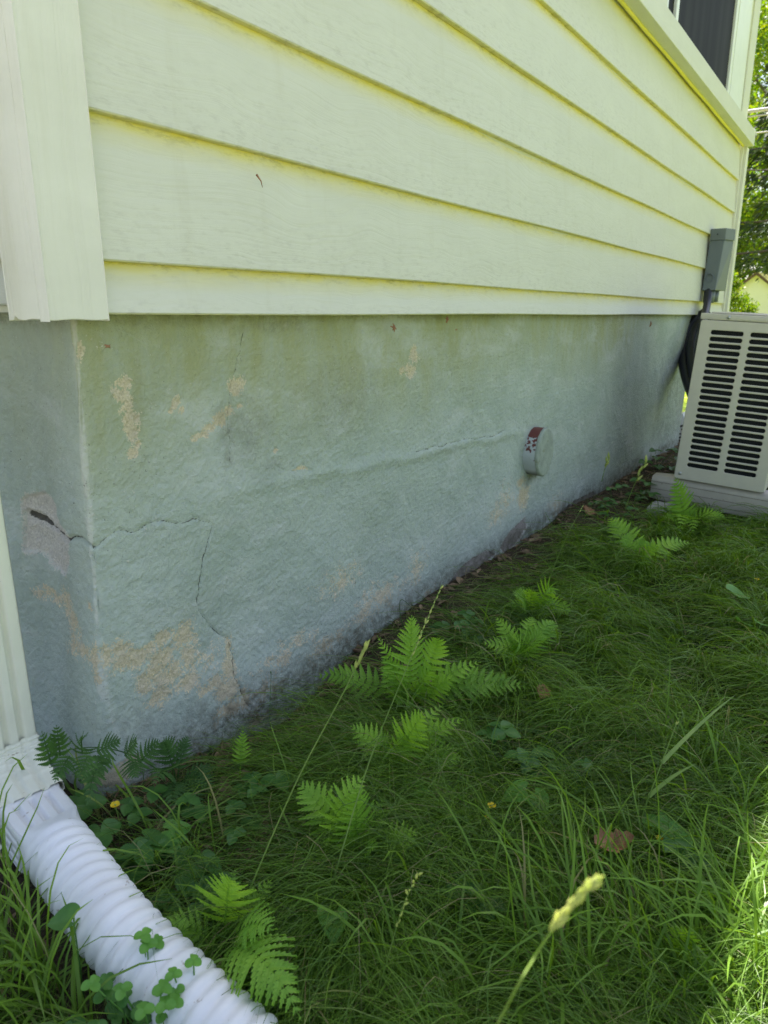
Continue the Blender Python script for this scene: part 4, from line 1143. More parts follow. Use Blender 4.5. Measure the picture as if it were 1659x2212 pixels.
fern((882, 1530), 'largest bright green fern in the middle, with one tall upright frond', [
    ((889, 1328, 0.215), 0.105, dict(arch=0.06, pairs=18, stipe=0.30, face=(-.3, -1, .5))),
    ((826, 1418, 0.14), 0.075, dict(arch=0.12, pairs=14, face=(-.3, -1, .6))),
    ((945, 1376, 0.17), 0.072, dict(arch=0.22, pairs=13, stipe=.35, bend=(.05, -.02, 0))),
    ((1040, 1430, 0.10), 0.06, dict(arch=0.2, pairs=13, stipe=.3)),
    ((1147, 1488, 0.055), 0.088, dict(arch=0.24, pairs=18, stipe=.25)),
    ((680, 1462, 0.11), 0.08, dict(arch=0.26, pairs=15, stipe=.25)),
    ((814, 1372, 0.19), 0.055, dict(arch=0.1, pairs=15, stipe=.25, pw=.22, face=(-.3, -1, .5))),
    ((982, 1464, 0.10), 0.075, dict(arch=0.15, pairs=13)),
    ((862, 1470, 0.12), 0.07, dict(arch=0.12, pairs=12)),
    ((936, 1440, 0.11), 0.075, dict(arch=0.14, pairs=13))])
fern((846, 1668), 'bright green fern just below the largest one, fronds spread both ways', [
    ((917, 1540, 0.155), 0.08, dict(arch=0.16, pairs=13, stipe=.3)),
    ((757, 1568, 0.10), 0.07, dict(arch=0.16, pairs=12, stipe=.22)),
    ((1001, 1555, 0.10), 0.062, dict(arch=0.18, pairs=14, stipe=.25)),
    ((1000, 1640, 0.06), 0.085, dict(arch=0.26, pairs=15, stipe=.2)),
    ((984, 1710, 0.035), 0.07, dict(arch=0.26, pairs=14, stipe=.2)),
    ((880, 1590, 0.10), 0.06, dict(arch=0.14, pairs=11)),
    ((960, 1520, 0.09), 0.05, dict(arch=0.2, pairs=12, stipe=.3))])
fern((768, 1868), 'bright green fern crossed by two long grass stalks', [
    ((788, 1675, 0.13), 0.085, dict(arch=0.30, pairs=14, stipe=.3, bend=(-.06, .02, 0), face=(.2, -.6, .9))),
    ((770, 1700, 0.16), 0.085, dict(arch=0.08, pairs=17, stipe=.2, face=(-.3, -1, .6))),
    ((903, 1797, 0.075), 0.075, dict(arch=0.2, pairs=14, stipe=.2)),
    ((644, 1694, 0.105), 0.08, dict(arch=0.26, pairs=13, stipe=.25)),
    ((700, 1760, 0.08), 0.055, dict(arch=0.16, pairs=12)),
    ((830, 1720, 0.07), 0.05, dict(arch=0.2, pairs=11))])
fern((486, 2075), 'yellow green drooping fern in the foreground beside the white hose', [
    ((652, 2206, 0.10), 0.09, dict(arch=0.55, pairs=18, stipe=.25, face=(-.2, -.5, 1), droop=.4)),
    ((498, 1897, 0.15), 0.085, dict(arch=0.2, pairs=14, stipe=.35)),
    ((590, 2010, 0.14), 0.06, dict(arch=0.35, pairs=13, stipe=.3, droop=.3))])
fern((1128, 1434), 'pale curled fern to the right of the largest one, half hidden in grass', [
    ((1070, 1333, 0.10), 0.054, dict(arch=0.2, pairs=13)),
    ((1170, 1368, 0.08), 0.088, dict(arch=0.3, pairs=12)),
    ((1200, 1342, 0.09), 0.074, dict(arch=0.15, pairs=12, stipe=.45)),
    ((1040, 1390, 0.07), 0.061, dict(arch=0.25, pairs=12)),
    ((1150, 1400, 0.09), 0.108, dict(arch=0.25, pairs=12)),
    ((1110, 1380, 0.10), 0.101, dict(arch=0.3, pairs=12))])
fern((1148, 1330), 'fern with two arching fronds near the bare strip under the pipe stub', [
    ((1188, 1285, 0.09), 0.081, dict(arch=0.6, pairs=13, bend=(0, -.03, .04))),
    ((1233, 1326, 0.05), 0.081, dict(arch=0.45, pairs=14)),
    ((1113, 1290, 0.09), 0.081, dict(arch=0.3, pairs=12)),
    ((1150, 1275, 0.10), 0.074, dict(arch=0.25, pairs=12))])
fern((1375, 1225), 'spreading bright fern between the pale stones and the lawn', [
    ((1494, 1175, 0.08), 0.085, dict(arch=0.3, pairs=15)),
    ((1316, 1118, 0.12), 0.11, dict(arch=0.25, pairs=14)),
    ((1391, 1162, 0.10), 0.07, dict(arch=0.1, pairs=13)),
    ((1345, 1160, 0.10), 0.09, dict(arch=0.2, pairs=13)),
    ((1400, 1240, 0.03), 0.06, dict(arch=0.3, pairs=11))])
fern((1476, 1140), 'upright fern in front of the beige beam of the heat pump', [
    ((1458, 1030, 0.24), 0.12, dict(arch=0.05, pairs=15)),
    ((1567, 1118, 0.09), 0.085, dict(arch=0.4, pairs=15)),
    ((1499, 1156, 0.05), 0.08, dict(arch=0.45, pairs=12)),
    ((1464, 1166, 0.04), 0.075, dict(arch=0.5, pairs=12)),
    ((1430, 1120, 0.06), 0.06, dict(arch=0.3, pairs=12))])
fern((1462, 2108), 'small fern at the lower right edge of the shade', [
    ((1489, 2008, 0.10), 0.065, dict(arch=0.12, pairs=12)),
    ((1420, 2060, 0.06), 0.05, dict(arch=0.25, pairs=11)),
    ((1510, 2120, 0.05), 0.05, dict(arch=0.3, pairs=11))])
fern((522, 1690), 'tiny upright fern sprig on the bare soil by the wall foot', [
    ((525, 1572, 0.10), 0.034, dict(arch=0.03, pairs=12, stipe=.35))])
fern((1255, 1235), 'single low fern frond lying on grass at the right of the pale slab', [
    ((1650, 1190, 0.05), 0.06, dict(arch=0.25, pairs=15, base=G(1535, 1200, 0.02)))], group='ferns growing along the foundation') if False else None
# the dark fern at the corner: one big frond bowed along the wall, others hanging
kb = onY(372, 1668, -0.03)
kroot = np.array([kb[0], kb[1] - 0.01, float(zg(kb[0], kb[1]))])
ko = thing('fern', kroot, 'dark green fern bowed against the foundation corner with hanging leaflets', 'fern', 'ferns growing along the foundation')
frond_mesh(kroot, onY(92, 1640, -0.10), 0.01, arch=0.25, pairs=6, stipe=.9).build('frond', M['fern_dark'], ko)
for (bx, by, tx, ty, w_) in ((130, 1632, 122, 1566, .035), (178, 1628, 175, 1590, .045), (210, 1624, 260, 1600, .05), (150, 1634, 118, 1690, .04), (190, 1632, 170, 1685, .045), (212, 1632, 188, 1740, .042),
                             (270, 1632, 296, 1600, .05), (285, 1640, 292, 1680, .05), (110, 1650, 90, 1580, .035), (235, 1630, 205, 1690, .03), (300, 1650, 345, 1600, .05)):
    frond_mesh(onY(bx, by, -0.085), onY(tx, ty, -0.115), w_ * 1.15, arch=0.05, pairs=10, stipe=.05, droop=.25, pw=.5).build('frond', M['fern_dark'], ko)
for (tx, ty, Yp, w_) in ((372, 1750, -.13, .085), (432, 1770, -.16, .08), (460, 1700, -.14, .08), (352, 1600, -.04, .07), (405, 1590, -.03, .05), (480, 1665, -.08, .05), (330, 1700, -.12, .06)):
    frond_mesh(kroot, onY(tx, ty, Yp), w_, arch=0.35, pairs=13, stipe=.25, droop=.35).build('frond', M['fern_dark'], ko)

# ================================================================== BROAD LEAVED WEEDS
def leaf_fan(b, c, d, n_, ln, w_, shape='oval', teeth=0, cup=0.12, m=0):
    """one leaf: from its stalk end c, pointing along d, facing n_"""
    d = Vector(d).normalized(); n_ = Vector(n_); n_ = (n_ - d * n_.dot(d)).normalized(); s_ = d.cross(n_)
    K = 22; c = Vector(c)
    rows = []
    for k in range(K + 1):
        u = k / K
        if shape == 'heart': hw = w_ * 0.5 * (math.sin(math.pi * min(1, (u * 0.92 + 0.08)) ** 0.62)) ; back = -0.18 * ln * (1 - u) ** 3
        elif shape == 'round': hw = w_ * 0.5 * math.sqrt(max(0, 1 - (2 * u - 1) ** 2)); back = 0
        else: hw = w_ * 0.5 * math.sin(math.pi * u ** 0.85) ** 0.8; back = 0
        if teeth and 0 < k < K: hw *= 1.0 + (0.09 if k % 2 else -0.06)
        ctr = c + d * (ln * u) - n_ * (cup * ln * u * u)
        lift = n_ * (hw * 0.28)
        rows.append((ctr + s_ * hw + lift + d * back, ctr + s_ * hw * .5 + lift * .3, ctr, ctr - s_ * hw * .5 + lift * .3, ctr - s_ * hw + lift + d * back))
    vs = [p for r_ in rows for p in r_]
    fs = [(k * 5 + j, k * 5 + j + 1, (k + 1) * 5 + j + 1, (k + 1) * 5 + j) for k in range(K) for j in range(4)]
    b.add(vs, fs, m)
def weed(px, py, h, size, kind, label, mat='weed', n=1, spread=0.02, group='broad leaved weeds in the grass', cat='weed', yaw=None):
    c0 = G(px, py, h); g0 = np.array([c0[0] + random.uniform(-.01, .01), c0[1] - 0.005, 0]); g0[2] = float(zg(g0[0], g0[1]))
    o = thing({'tri': 'strawberry_weed', 'heart': 'violet_plant', 'clover': 'clover_plant'}[kind], g0, label, cat, group)
    for i in range(n):
        cc_ = c0 + np.array([random.uniform(-1, 1) * spread, random.uniform(-1, 1) * spread, random.uniform(-.5, .6) * spread * (n > 1)])
        cc_[2] = max(cc_[2], float(zg(cc_[0], cc_[1])) + 0.012)
        b = MB(); b.tube([g0, (g0 + cc_) / 2 + np.array([0, 0, .008]), cc_], 0.0009, 5); 
        a0 = (random.uniform(0, 6.28) if yaw is None else yaw)
        nn = (random.uniform(-.25, .25), -0.35 + random.uniform(-.2, .2), 1)
        if kind == 'tri':
            for k in range(3):
                a_ = a0 + k * 2.09 + random.uniform(-.15, .15)
                leaf_fan(b, cc_, (math.cos(a_), math.sin(a_), -0.05), nn, size, size * 0.82, 'oval', 1)
        elif kind == 'clover':
            for k in range(3):
                a_ = a0 + k * 2.09
                leaf_fan(b, cc_, (math.cos(a_), math.sin(a_), 0.05), nn, size, size * 0.95, 'round', 0, .2)
        else:
            leaf_fan(b, cc_, (math.cos(a0), math.sin(a0), -0.1), nn, size, size * 1.0, 'heart', 0, .25)
        b.build('leaf', M[mat], o, True)
    return o
W = [
 (240, 1785, .055, .036, 'tri', 'large three part leaf plant in front of the foundation corner, right of the adapter', 'weed', 1, .02),
 (185, 1722, .04, .036, 'tri', 'dark three part leaves tucked beside the white adapter', 'weed', 2, .03),
 (255, 1850, .03, .03, 'tri', 'low three part leaves beside the first hose ridges', 'weed', 2, .03),
 (395, 1800, .05, .042, 'heart', 'two round violet leaves on soil left of the lower fern', 'weed_light', 2, .03),
 (330, 1880, .03, .035, 'tri', 'dark leaf clump on soil halfway down the hose', 'weed', 3, .04),
 (395, 1925, .035, .03, 'tri', 'small dark leaves by the red berry spot near the hose', 'weed', 3, .03),
 (598, 1682, .04, .034, 'tri', 'three part leaf in grass between the wall and the middle fern', 'weed', 1, .02),
 (725, 1975, .07, .045, 'heart', 'single round leaf standing in front of the crossed fern', 'weed_light', 1, .01),
 (1150, 1712, .06, .05, 'heart', 'pale curled leaf pair above the yellow flower', 'weed_light', 2, .022),
 (1592, 1285, .09, .075, 'heart', 'pale heart leaf standing high in the dark grass at the right', 'weed_light', 1, .012),
 (1622, 1350, .06, .05, 'heart', 'smaller heart leaves below the pale one at the right', 'weed_light', 2, .03),
 (1090, 1595, .055, .034, 'tri', 'three part leaves in the grass right of the spread fern', 'weed', 2, .02),
 (1140, 1640, .04, .03, 'tri', 'leaf chain with a small pinkish bud', 'weed', 4, .03),
 (1190, 1640, .04, .028, 'tri', 'small leaves just right of the pinkish bud', 'weed', 2, .025),
 (1040, 1590, .05, .03, 'tri', 'little leaf between the spread fern and the leaf chain', 'weed', 1, .02),
 (165, 1990, .12, .036, 'heart', 'green ivy like leaf standing against the corrugated hose', 'weed', 1, .01),
 (310, 2135, .09, .0125, 'clover', 'large clover bunch in front of the white hose', 'weed_light', 15, .05),
 (405, 2110, .11, .011, 'clover', 'taller clover sprigs overlapping the hose end', 'weed_light', 4, .03),
 (250, 2190, .07, .013, 'clover', 'lower clover leaves at the bottom edge', 'weed', 16, .05),
 (1440, 1800, .05, .03, 'clover', 'bright small leaves beside the four petal yellow flower', 'weed_light', 3, .025),
 (1480, 1830, .05, .03, 'tri', 'dim leaf cluster right of the bright small leaves', 'weed', 3, .03),
 (1340, 1110, .03, .03, 'tri', 'leafy ground plants on soil left of the pale stone', 'weed', 6, .07),
 (1320, 1080, .03, .03, 'tri', 'dark leaves at the foot of the wall far along', 'weed', 6, .08),
 (1390, 1060, .04, .04, 'tri', 'dark leaves by the end of the beige beam', 'weed', 7, .09),
 (1420, 1000, .03, .045, 'tri', 'dark ground leaves in the gap behind the heat pump', 'weed', 8, .12),
 (985, 1350, .03, .03, 'tri', 'dark leaves on bare soil above the largest fern', 'weed', 5, .05),
 (1020, 1355, .025, .028, 'tri', 'second dark leaf clump on the bare soil above the largest fern', 'weed', 4, .04),
 (1610, 1690, .05, .03, 'tri', 'faint leaves near the right edge in half sun', 'weed_light', 3, .03),
 (1330, 1345, .05, .03, 'tri', 'small leaf rosette in the middle of the far grass', 'weed', 3, .03),
 (470, 1960, .03, .03, 'tri', 'low leaves behind the drooping fern', 'weed', 3, .03),
 (590, 2130, .06, .045, 'heart', 'broad dark leaf under the drooping fern', 'weed', 2, .02),
 (1010, 1940, .05, .03, 'tri', 'leaves in the near grass right of the blurred seed heads', 'weed', 3, .03),
]
W += [
 (215, 1668, .03, .026, 'tri', 'dark small leaves between the corner foot and the downspout', 'weed', 4, .03),
 (300, 1735, .03, .026, 'tri', 'three part leaves on soil right of the corner flower', 'weed', 3, .03),
 (448, 1735, .03, .024, 'tri', 'small leaves in shade under the dark hanging fronds', 'weed', 4, .035),
 (505, 1765, .03, .022, 'tri', 'tiny leaf cluster on soil right of the dark hanging fronds', 'weed', 3, .03),
 (345, 1830, .04, .028, 'tri', 'three part leaves just under the two round violet leaves', 'weed', 3, .03),
 (430, 1865, .03, .024, 'tri', 'low leaf cluster in thin grass above the drooping fern', 'weed', 3, .03),
 (280, 1915, .035, .026, 'tri', 'dark leaves touching the right side of the corrugated hose', 'weed', 3, .03),
 (560, 1700, .03, .022, 'tri', 'small leaf group on the bare strip left of the middle ferns', 'weed', 3, .03),
 (1225, 1660, .04, .024, 'tri', 'leaf pair in the lawn left of the broad bladed stalk', 'weed', 3, .03),
 (905, 1700, .04, .022, 'tri', 'feathery small leaves under the spread fern', 'weed_light', 3, .025),
]
for (px, py, h, sz, kd, lb, mt, n, spd) in W: weed(px, py, h, sz, kd, lb, mt, n, spd)

# yellow flowers
def flower(px, py, h, size, label):
    c0 = G(px, py, h); g0 = np.array([c0[0], c0[1], float(zg(c0[0], c0[1]))])
    o = thing('yellow_flower', g0, label, 'flower', 'small yellow flowers')
    b = MB(); b.tube([g0, (g0 + c0) / 2 + np.array([.004, 0, 0]), c0], 0.0008, 5); b.build('stem', M['stalk'], o)
    b = MB()
    for k in range(5):
        a_ = k * 1.257 + 0.3
        leaf_fan(b, c0, (math.cos(a_), math.sin(a_), 0.25), (0, -.5, 1), size, size * 0.9, 'round', 0, -.1)
    b.build('petals', M['petal'], o, True)
    b = MB(); b.tube([c0, c0 + np.array([0, -.0005, .002])], 0.0017, 8); b.build('flower_centre', M['seed'], o)
flower(1062, 1742, .06, .0085, 'yellow flower in the lawn under the curled leaf')
flower(1053, 1767, .05, .006, 'half closed yellow flower just below another one')
flower(249, 1740, .075, .0085, 'yellow flower by the foundation corner above a three part leaf')
flower(1424, 1812, .055, .0075, 'four petal yellow flower in the lawn beside bright small leaves')
flower(1635, 1252, .06, .008, 'tiny yellow flower at the right edge above the heart leaf')

# dead leaves
def dead_leaf(px, py, h, size, label, a0, curl=0.5):
    c0 = G(px, py, h)
    b = MB(); d = Vector((math.cos(a0), math.sin(a0), 0.15)); n_ = Vector((0.1, -0.45, 1)); n_ = (n_ - d * n_.dot(d) / d.length_squared).normalized(); s_ = d.cross(n_).normalized()
    K = 18; rows = []
    for k in range(K + 1):
        u = k / K; hw = size * 0.32 * math.sin(math.pi * u ** 0.8) ** 0.7 * (1 + 0.2 * math.sin(u * 30))
        ctr = Vector(c0) + d * (size * (u - .5)) + n_ * (size * curl * (u - .5) ** 2)
        for j in range(-3, 4):
            v_ = j / 3; rows.append(ctr + s_ * hw * v_ + n_ * (hw * 0.75 * v_ * v_ + 0.002 * math.sin(7 * v_ + 9 * u)))
    b.add(rows, [(k * 7 + j, k * 7 + j + 1, (k + 1) * 7 + j + 1, (k + 1) * 7 + j) for k in range(K) for j in range(6)])
    return props(b.build('dead_leaf', M['deadleaf'], None, True), label, 'dead leaf', 'dead leaves on the lawn')
dead_leaf(1326, 1828, .055, .066, 'largest curled brown leaf lying in the lawn', -0.9, 1.0)
dead_leaf(1170, 1498, .05, .05, 'small brown leaf right of the largest fern', 0.2, .5)
dead_leaf(1545, 2150, .03, .035, 'reddish leaf scrap at the lower right near the small fern', 1.0, .5)
dead_leaf(1268, 1108, .01, .09, 'flat brown leaf on the bare soil below the pipe stub', 0.4, .4)

# grass stalks with seed heads
def stalk(pts, r, label, head=0.2, spk=16, ssize=0.010, mat='stalk', hmat='seed', leaf=None, sp=0.35):
    path = spline(pts, 16); n = len(path)
    o = thing('seed_stalk', pts[0], label, 'grass stalk', 'tall grass stalks with seed heads')
    b = MB(); b.tube(path, [r * (1 - 0.6 * i / n) for i in range(n)], 6); b.build('stem', M[mat], o, True)
    b = MB(); i0 = int(n * (1 - head))
    for k in range(spk):
        i = min(n - 2, i0 + int((n - 2 - i0) * k / max(1, spk - 1))); p = path[i]; tq = path[i + 1] - path[i]; tq /= np.linalg.norm(tq)
        a_ = random.uniform(0, 6.28); side_ = np.cross(tq, np.array([math.cos(a_), math.sin(a_), .3])); side_ /= np.linalg.norm(side_)
        d_ = tq + side_ * random.uniform(0.1, sp); d_ /= np.linalg.norm(d_)
        s_ = ssize * random.uniform(.75, 1.2)
        b.tube([p, p + d_ * s_ * .3, p + d_ * s_ * .65, p + d_ * s_], [s_ * .05, s_ * .17, s_ * .13, s_ * .01], 5)
    b.build('seed_head', M[hmat], o, True)
    if leaf is not None:
        b = MB()
        for (i_f, tip) in leaf:
            p = Vector(path[int(n * i_f)]); q = Vector(tip); s_ = (q - p).cross(Vector((0, -.6, 1))).normalized()
            mid = (p + q) / 2 + Vector((0, 0, 0.015))
            vs = []
            for u in np.linspace(0, 1, 9):
                c_ = p * (1 - u) ** 2 + mid * 2 * u * (1 - u) + q * u * u; w_ = 0.0032 * (1 - u ** 2) + .0002
                vs += [c_ - s_ * w_, c_ + s_ * w_]
            b.add(vs, [(2 * k, 2 * k + 1, 2 * k + 3, 2 * k + 2) for k in range(8)])
        b.build('leaf', M['stalk'], o)
    return o
stalk([G(486, 2070), G(530, 1945, .10), G(640, 1690, .27), G(745, 1490, .40), G(793, 1387, .47)], 0.0014, 'long green stalk leaning up the wall, its seed head left of the tallest frond', .16, 14, .012)
stalk([G(698, 1985), G(735, 1850, .10), G(800, 1640, .22), G(880, 1440, .36), G(955, 1262, .46)], 0.0014, 'long green stalk crossing the ferns, its thin seed head above the tallest frond', .22, 18, .009)
q0 = G(940, 2480, .0)
stalk([q0, onX(1075, 2212, 0.29) , onX(1160, 2060, 0.293), onX(1225, 1965, 0.296), onX(1292, 1897, 0.30)], 0.00065, 'nearest sunlit stalk with a plump pale yellow seed head', .40, 60, .0078, hmat='seed', sp=.42)
stalk([G(1368, 1845), G(1390, 1755, .08), G(1425, 1660, .16), G(1462, 1560, .22)], 0.0017, 'broad bladed stalk with a side leaf in the right of the lawn', .03, 2, .008, leaf=[(.45, G(1505, 1650, .16)), (.7, G(1590, 1500, .2))])
stalk([G(800, 2200), G(835, 2080, .13), G(870, 1960, .24), G(905, 1885, .30)], 0.001, 'blurred stalk with sparse green spikelets at the bottom centre', .45, 12, .010, sp=.8)
stalk([onX(1350, 1100, 3.0), onX(1365, 1060, 3.0), onX(1383, 1020, 3.0), onX(1396, 998, 3.0)], 0.0018, 'stalk with pale husks in front of the soil by the heat pump', .5, 6, .03, sp=.8)
stalk([onX(1300, 1040, 3.1), onX(1306, 1015, 3.1), onX(1316, 990, 3.1)], 0.0018, 'short seed stalk at the wall foot left of the soil gap', .4, 5, .03, sp=.6)
stalk([G(1160, 1320), G(1215, 1180, .2), G(1260, 1090, .3)], 0.0010, 'thin wiry stalk arching over the bare strip under the pipe stub', .1, 3, .008)
stalk([G(590, 1600), onY(583, 1550, -.03), onY(586, 1450, 0.0)], 0.0010, 'dark wiry stem standing against the wall foot left of the ferns', .05, 2, .008, mat='fern_dark', hmat='fern_dark')
stalk([G(880, 1380), onY(865, 1330, -.02), onY(868, 1295, -.02), onY(905, 1330, -.04)], 0.0012, 'dark hooked stem curling against the wall behind the largest fern', .05, 2, .008, mat='fern_dark', hmat='fern_dark')

# scraps caught in cobweb under the siding
def scrap(px, py, size, label):
    c0 = onY(px, py, 0.022)
    b = MB()
    for k in range(3):
        a_ = random.uniform(0, 6.28); d = np.array([math.cos(a_), random.uniform(-.3, .1), math.sin(a_)]) * size
        b.tube([c0 - d * .5, c0 + np.array([0, -.003, 0]), c0 + d * .5], [size * .03, size * .16, size * .02], 5)
    props(b.build('debris_scrap', M['deadleaf'], None, True), label, 'debris', 'dried scraps caught under the siding edge')
scrap(850, 708, .022, 'dried brown scrap hanging under the siding above the peeled spot')
scrap(965, 690, .022, 'dark scrap stuck to the siding edge right of the hanging one')
scrap(985, 712, .010, 'speck of debris just below the dark scrap')
scrap(232, 748, .012, 'rust coloured scrap under the siding near the left corner')
scrap(1405, 700, .03, 'dark dry scrap under the siding towards the heat pump')
b = MB(); p1 = onY(554, 377, -0.003); p2 = onY(567, 405, -0.003); b.tube([p1, (p1 + p2) / 2 + np.array([.002, -.002, 0]), p2], [.0022, .0012, .0004], 5)
props(b.build('pine_needle', M['deadleaf'], None, True), 'dry brown needle stuck to the second siding board', 'needle')

# ================================================================== BACKGROUND
def leaf_cloud(centres, radii, counts, size, flat=0.75, seed=0, hang=0.0):
    r_ = np.random.default_rng(seed); out = []; tone = []
    for c_, rad, n in zip(centres, radii, counts):
        v = r_.normal(0, 1, (n, 3)); v /= np.linalg.norm(v, axis=1, keepdims=True)
        v *= (r_.random((n, 1)) ** 0.45) * np.array([rad, rad, rad * flat]); out.append(v + np.array(c_)); tone.append(np.full(n, r_.random() * 0.45) + r_.random(n) * 0.55)
    p = np.concatenate(out); tn = np.concatenate(tone); n = len(p)
    d = r_.normal(0, 1, (n, 3)); d[:, 2] -= 0.4; d /= np.linalg.norm(d, axis=1, keepdims=True)
    s_ = np.cross(d, r_.normal(0, 1, (n, 3))); s_ /= np.linalg.norm(s_, axis=1, keepdims=True)
    L_ = size * (0.6 + 0.8 * r_.random((n, 1)))
    V = np.stack([p, p + d * L_ * .5 + s_ * L_ * .34, p + d * L_, p + d * L_ * .5 - s_ * L_ * .34], 1).reshape(-1, 3)
    col = np.zeros((n, 4, 4)); col[..., 0] = tn[:, None]; col[..., 1] = (r_.random(n) ** 3 * .9)[:, None]; col[..., 3] = 1
    me = np_mesh('crown', V, np.arange(n * 4).reshape(-1, 4)); color_attr(me, 'tone', col.reshape(-1, 4))
    return me
def broad_tree(x, y, h, cr, label, n=9000, size=0.13, seed=1, low=0.2, name='broadleaf_tree', cat='tree', group='trees beyond the house', mat='maple'):
    z0_ = float(zg(x, y)); o = thing(name, (x, y, z0_), label, cat, group)
    r_ = np.random.default_rng(seed); b = MB()
    tr = 0.03 * h
    b.tube([(x, y, z0_ - .1), (x + .05, y, z0_ + h * .25), (x - .05, y + .05, z0_ + h * .55), (x, y, z0_ + h * .9)], [tr, tr * .8, tr * .5, tr * .1], 9)
    cs, rs, ns = [], [], []
    k = 46
    for i in range(k):
        a_ = r_.random() * 6.28; zz_ = low + (1 - low) * (i + r_.random()) / k
        rad = cr * math.sqrt(max(0.05, 1 - ((zz_ - .5) / .62) ** 2)) * (0.35 + 0.65 * r_.random() ** .5)
        c_ = np.array([x + math.cos(a_) * rad, y + math.sin(a_) * rad, z0_ + h * zz_]); cs.append(c_); rs.append(cr * (0.2 + .16 * r_.random())); ns.append(n // k)
        if i % 3 == 0: b.tube([(x, y, z0_ + h * zz_ * .75), (np.array([x, y, z0_ + h * zz_ * .75]) + c_) / 2 + np.array([0, 0, .1]), c_], [tr * .28, tr * .18, tr * .04], 5)
    b.build('trunk', M['bark'], o, True)
    link('crown', leaf_cloud(cs, rs, ns, size, .75, seed), M[mat], o)
def conifer(x, y, h, reach, label, seed=3, lowest=0.12):
    z0_ = float(zg(x, y)); o = thing('spruce_tree', (x, y, z0_), label, 'tree', 'trees beyond the house')
    r_ = np.random.default_rng(seed); b = MB(); b.tube([(x, y, z0_ - .1), (x, y, z0_ + h)], [.22, .03], 9)
    P_, D_ = [], []
    for i in range(62):
        q = lowest + (1 - lowest) * i / 62; z = z0_ + h * q; L_ = reach * (1 - q) ** .8 * r_.uniform(.7, 1.1); a_ = i * 2.4 + r_.normal(0, .2)
        dv = np.array([math.cos(a_), math.sin(a_), 0])
        pts = [np.array([x, y, z]) + dv * L_ * u + np.array([0, 0, L_ * (-.35 * u + .22 * u * u)]) for u in np.linspace(0, 1, 7)]
        b.tube(pts, [.04 * (1 - .85 * u) for u in np.linspace(0, 1, 7)], 5)
        for k in range(520):
            u = r_.random() ** .7; p = pts[0] + dv * L_ * u + np.array([0, 0, L_ * (-.35 * u + .22 * u * u)])
            sd = np.cross(dv, [0, 0, 1]) * r_.normal(0, .16) * L_ * (1.1 - u) + np.array([0, 0, -abs(r_.normal(0, .16))])
            P_.append(p + sd); D_.append(dv * .7 + sd * 1.2 + np.array([0, 0, -.35]) + r_.normal(0, .3, 3))
    P_ = np.array(P_); D_ = np.array(D_); D_ /= np.linalg.norm(D_, axis=1, keepdims=True); n = len(P_)
    s_ = np.cross(D_, r_.normal(0, 1, (n, 3))); s_ /= np.linalg.norm(s_, axis=1, keepdims=True)
    L_ = .11 * (.6 + .8 * r_.random((n, 1)))
    V = np.stack([P_, P_ + D_ * L_ * .4 + s_ * L_ * .16, P_ + D_ * L_, P_ + D_ * L_ * .4 - s_ * L_ * .16], 1).reshape(-1, 3)
    col = np.zeros((n, 4, 4)); col[..., 0] = r_.random(n)[:, None]; col[..., 1] = (r_.random(n) ** 2)[:, None] * .8; col[..., 3] = 1
    b.build('trunk', M['bark'], o, True)
    me = np_mesh('crown', V, np.arange(n * 4).reshape(-1, 4)); color_attr(me, 'tone', col.reshape(-1, 4)); link('crown', me, M['needle'], o)
conifer(14.2, -0.25, 7.6, 3.1, 'dark spruce whose drooping boughs show right of the house end', 3, .27)
broad_tree(31, 4.2, 7.5, 3.4, 'sunlit yellow green tree behind the shed roof', 42000, .10, 2, .10)
broad_tree(37, 3.2, 13, 4.6, 'tall leafy tree standing behind the spruce', 42000, .13, 5, .10)
broad_tree(17.0, 3.3, 8.5, 2.1, 'bright upright tree against the house corner above the band', 46000, .065, 8, .42)
broad_tree(19.5, 0.55, 1.40, .9, 'yellow green bush in front of the shed at its right', 12000, .055, 12, .05, 'bush', 'bush', 'bushes by the shed')
broad_tree(18.6, 2.25, 1.75, .75, 'darker bush in front of the shed at its left', 12000, .055, 13, .05, 'bush', 'bush', 'bushes by the shed')
broad_tree(26, -5.5, 9, 3.4, 'leafy tree well right of the shed, out past the frame', 9000, .2, 15, .15)
broad_tree(38, 11.0, 12, 5, 'distant leafy tree left of the shed behind the house', 9000, .25, 16, .1)
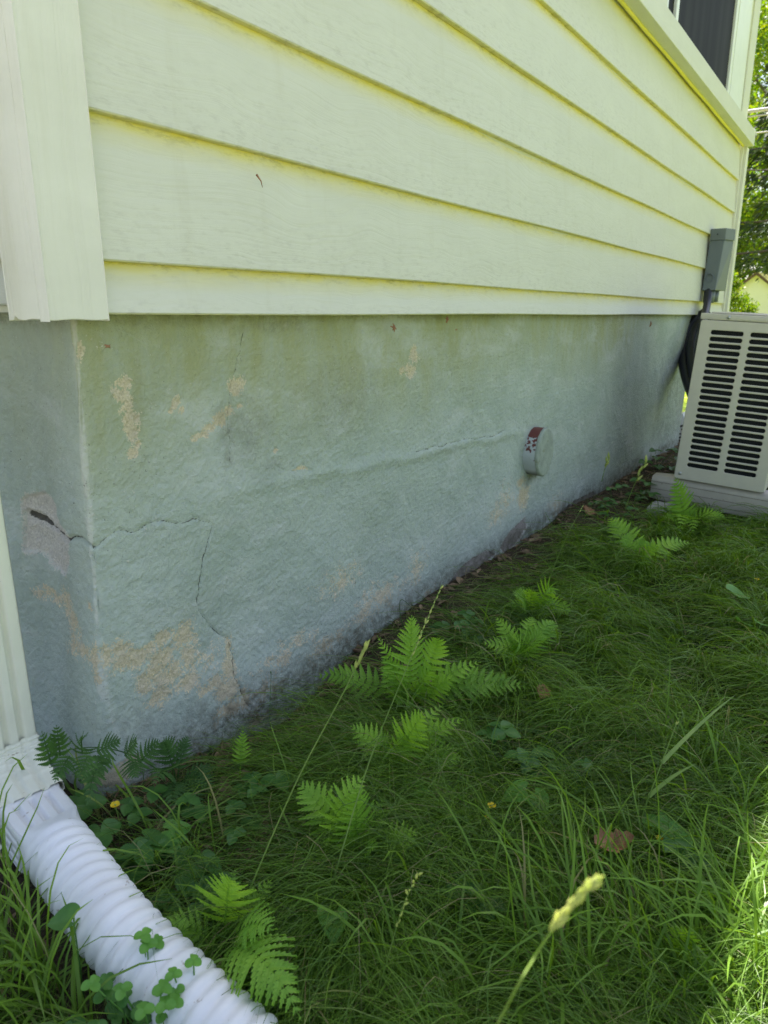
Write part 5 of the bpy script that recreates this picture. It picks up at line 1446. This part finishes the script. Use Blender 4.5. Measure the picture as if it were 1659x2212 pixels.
broad_tree(46, 6.5, 17, 6, 'very tall distant tree between the house corner and the spruce', 30000, .22, 19, .1)
broad_tree(44, -3.0, 13, 5, 'distant leafy tree right behind the shed', 14000, .22, 17, .1)
# shed
sx_, sy_ = 25.5, 2.55
zs_ = float(zg(sx_, sy_))
shed = thing('shed', (sx_, sy_, zs_), 'small white gabled shed with a mossy roof among the trees', 'shed')
b = MB(); hw, ze, za = .75, .62, 1.22
yc = 2.45
vs = [(x_, yc + q, z) for x_ in (sx_, sx_ + 3) for q, z in ((-hw, zs_), (hw, zs_), (hw, ze), (0, za - .03), (-hw, ze))]
b.add(vs, [(0, 1, 2, 3, 4), (9, 8, 7, 6, 5)] + [(k, k + 5, (k + 1) % 5 + 5, (k + 1) % 5) for k in range(5)])
b.build('wall', M['shed'], shed)
b = MB()
for sg in (-1, 1):
    e_y, e_z = yc + sg * (hw + .16), ze - .14
    vs = [(x_, y_, z_) for x_ in (sx_ - .15, sx_ + 3.15) for (y_, z_) in ((yc + sg * .002, za), (e_y, e_z), (e_y, e_z + .05), (yc + sg * .002, za + .06))]
    b.add(vs, [(0, 1, 2, 3), (7, 6, 5, 4)] + [(k, k + 4, (k + 1) % 4 + 4, (k + 1) % 4) for k in range(4)])
rf = b.build('roof', M['moss'], shed)
b = MB()
for sg in (-1, 1):
    e_y, e_z = yc + sg * (hw + .16), ze - .14
    b.add([(sx_ - .152, yc, za + .05), (sx_ - .152, e_y, e_z + .04), (sx_ - .152, e_y, e_z - .04), (sx_ - .152, yc, za - .05)], [(0, 1, 2, 3)])
b.build('fascia', M['brown'], rf)
# overhead cables
for (z_, r, lb) in ((2.385, .022, 'thickest and uppermost overhead cable crossing in front of the spruce'), (2.325, .011, 'thin overhead cable just under the thickest one'), (2.135, .009, 'lowest thin overhead cable, level with the end of the band')):
    b = MB(); b.tube([(10.5 - .02 * yy, yy, z_ + .0012 * (yy - 1) ** 2 + .004 * (yy - 1)) for yy in np.linspace(-16, 18, 40)], r, 6)
    props(b.build('overhead_cable', M['wire'], None, True), lb, 'cable', 'overhead cables beyond the house')
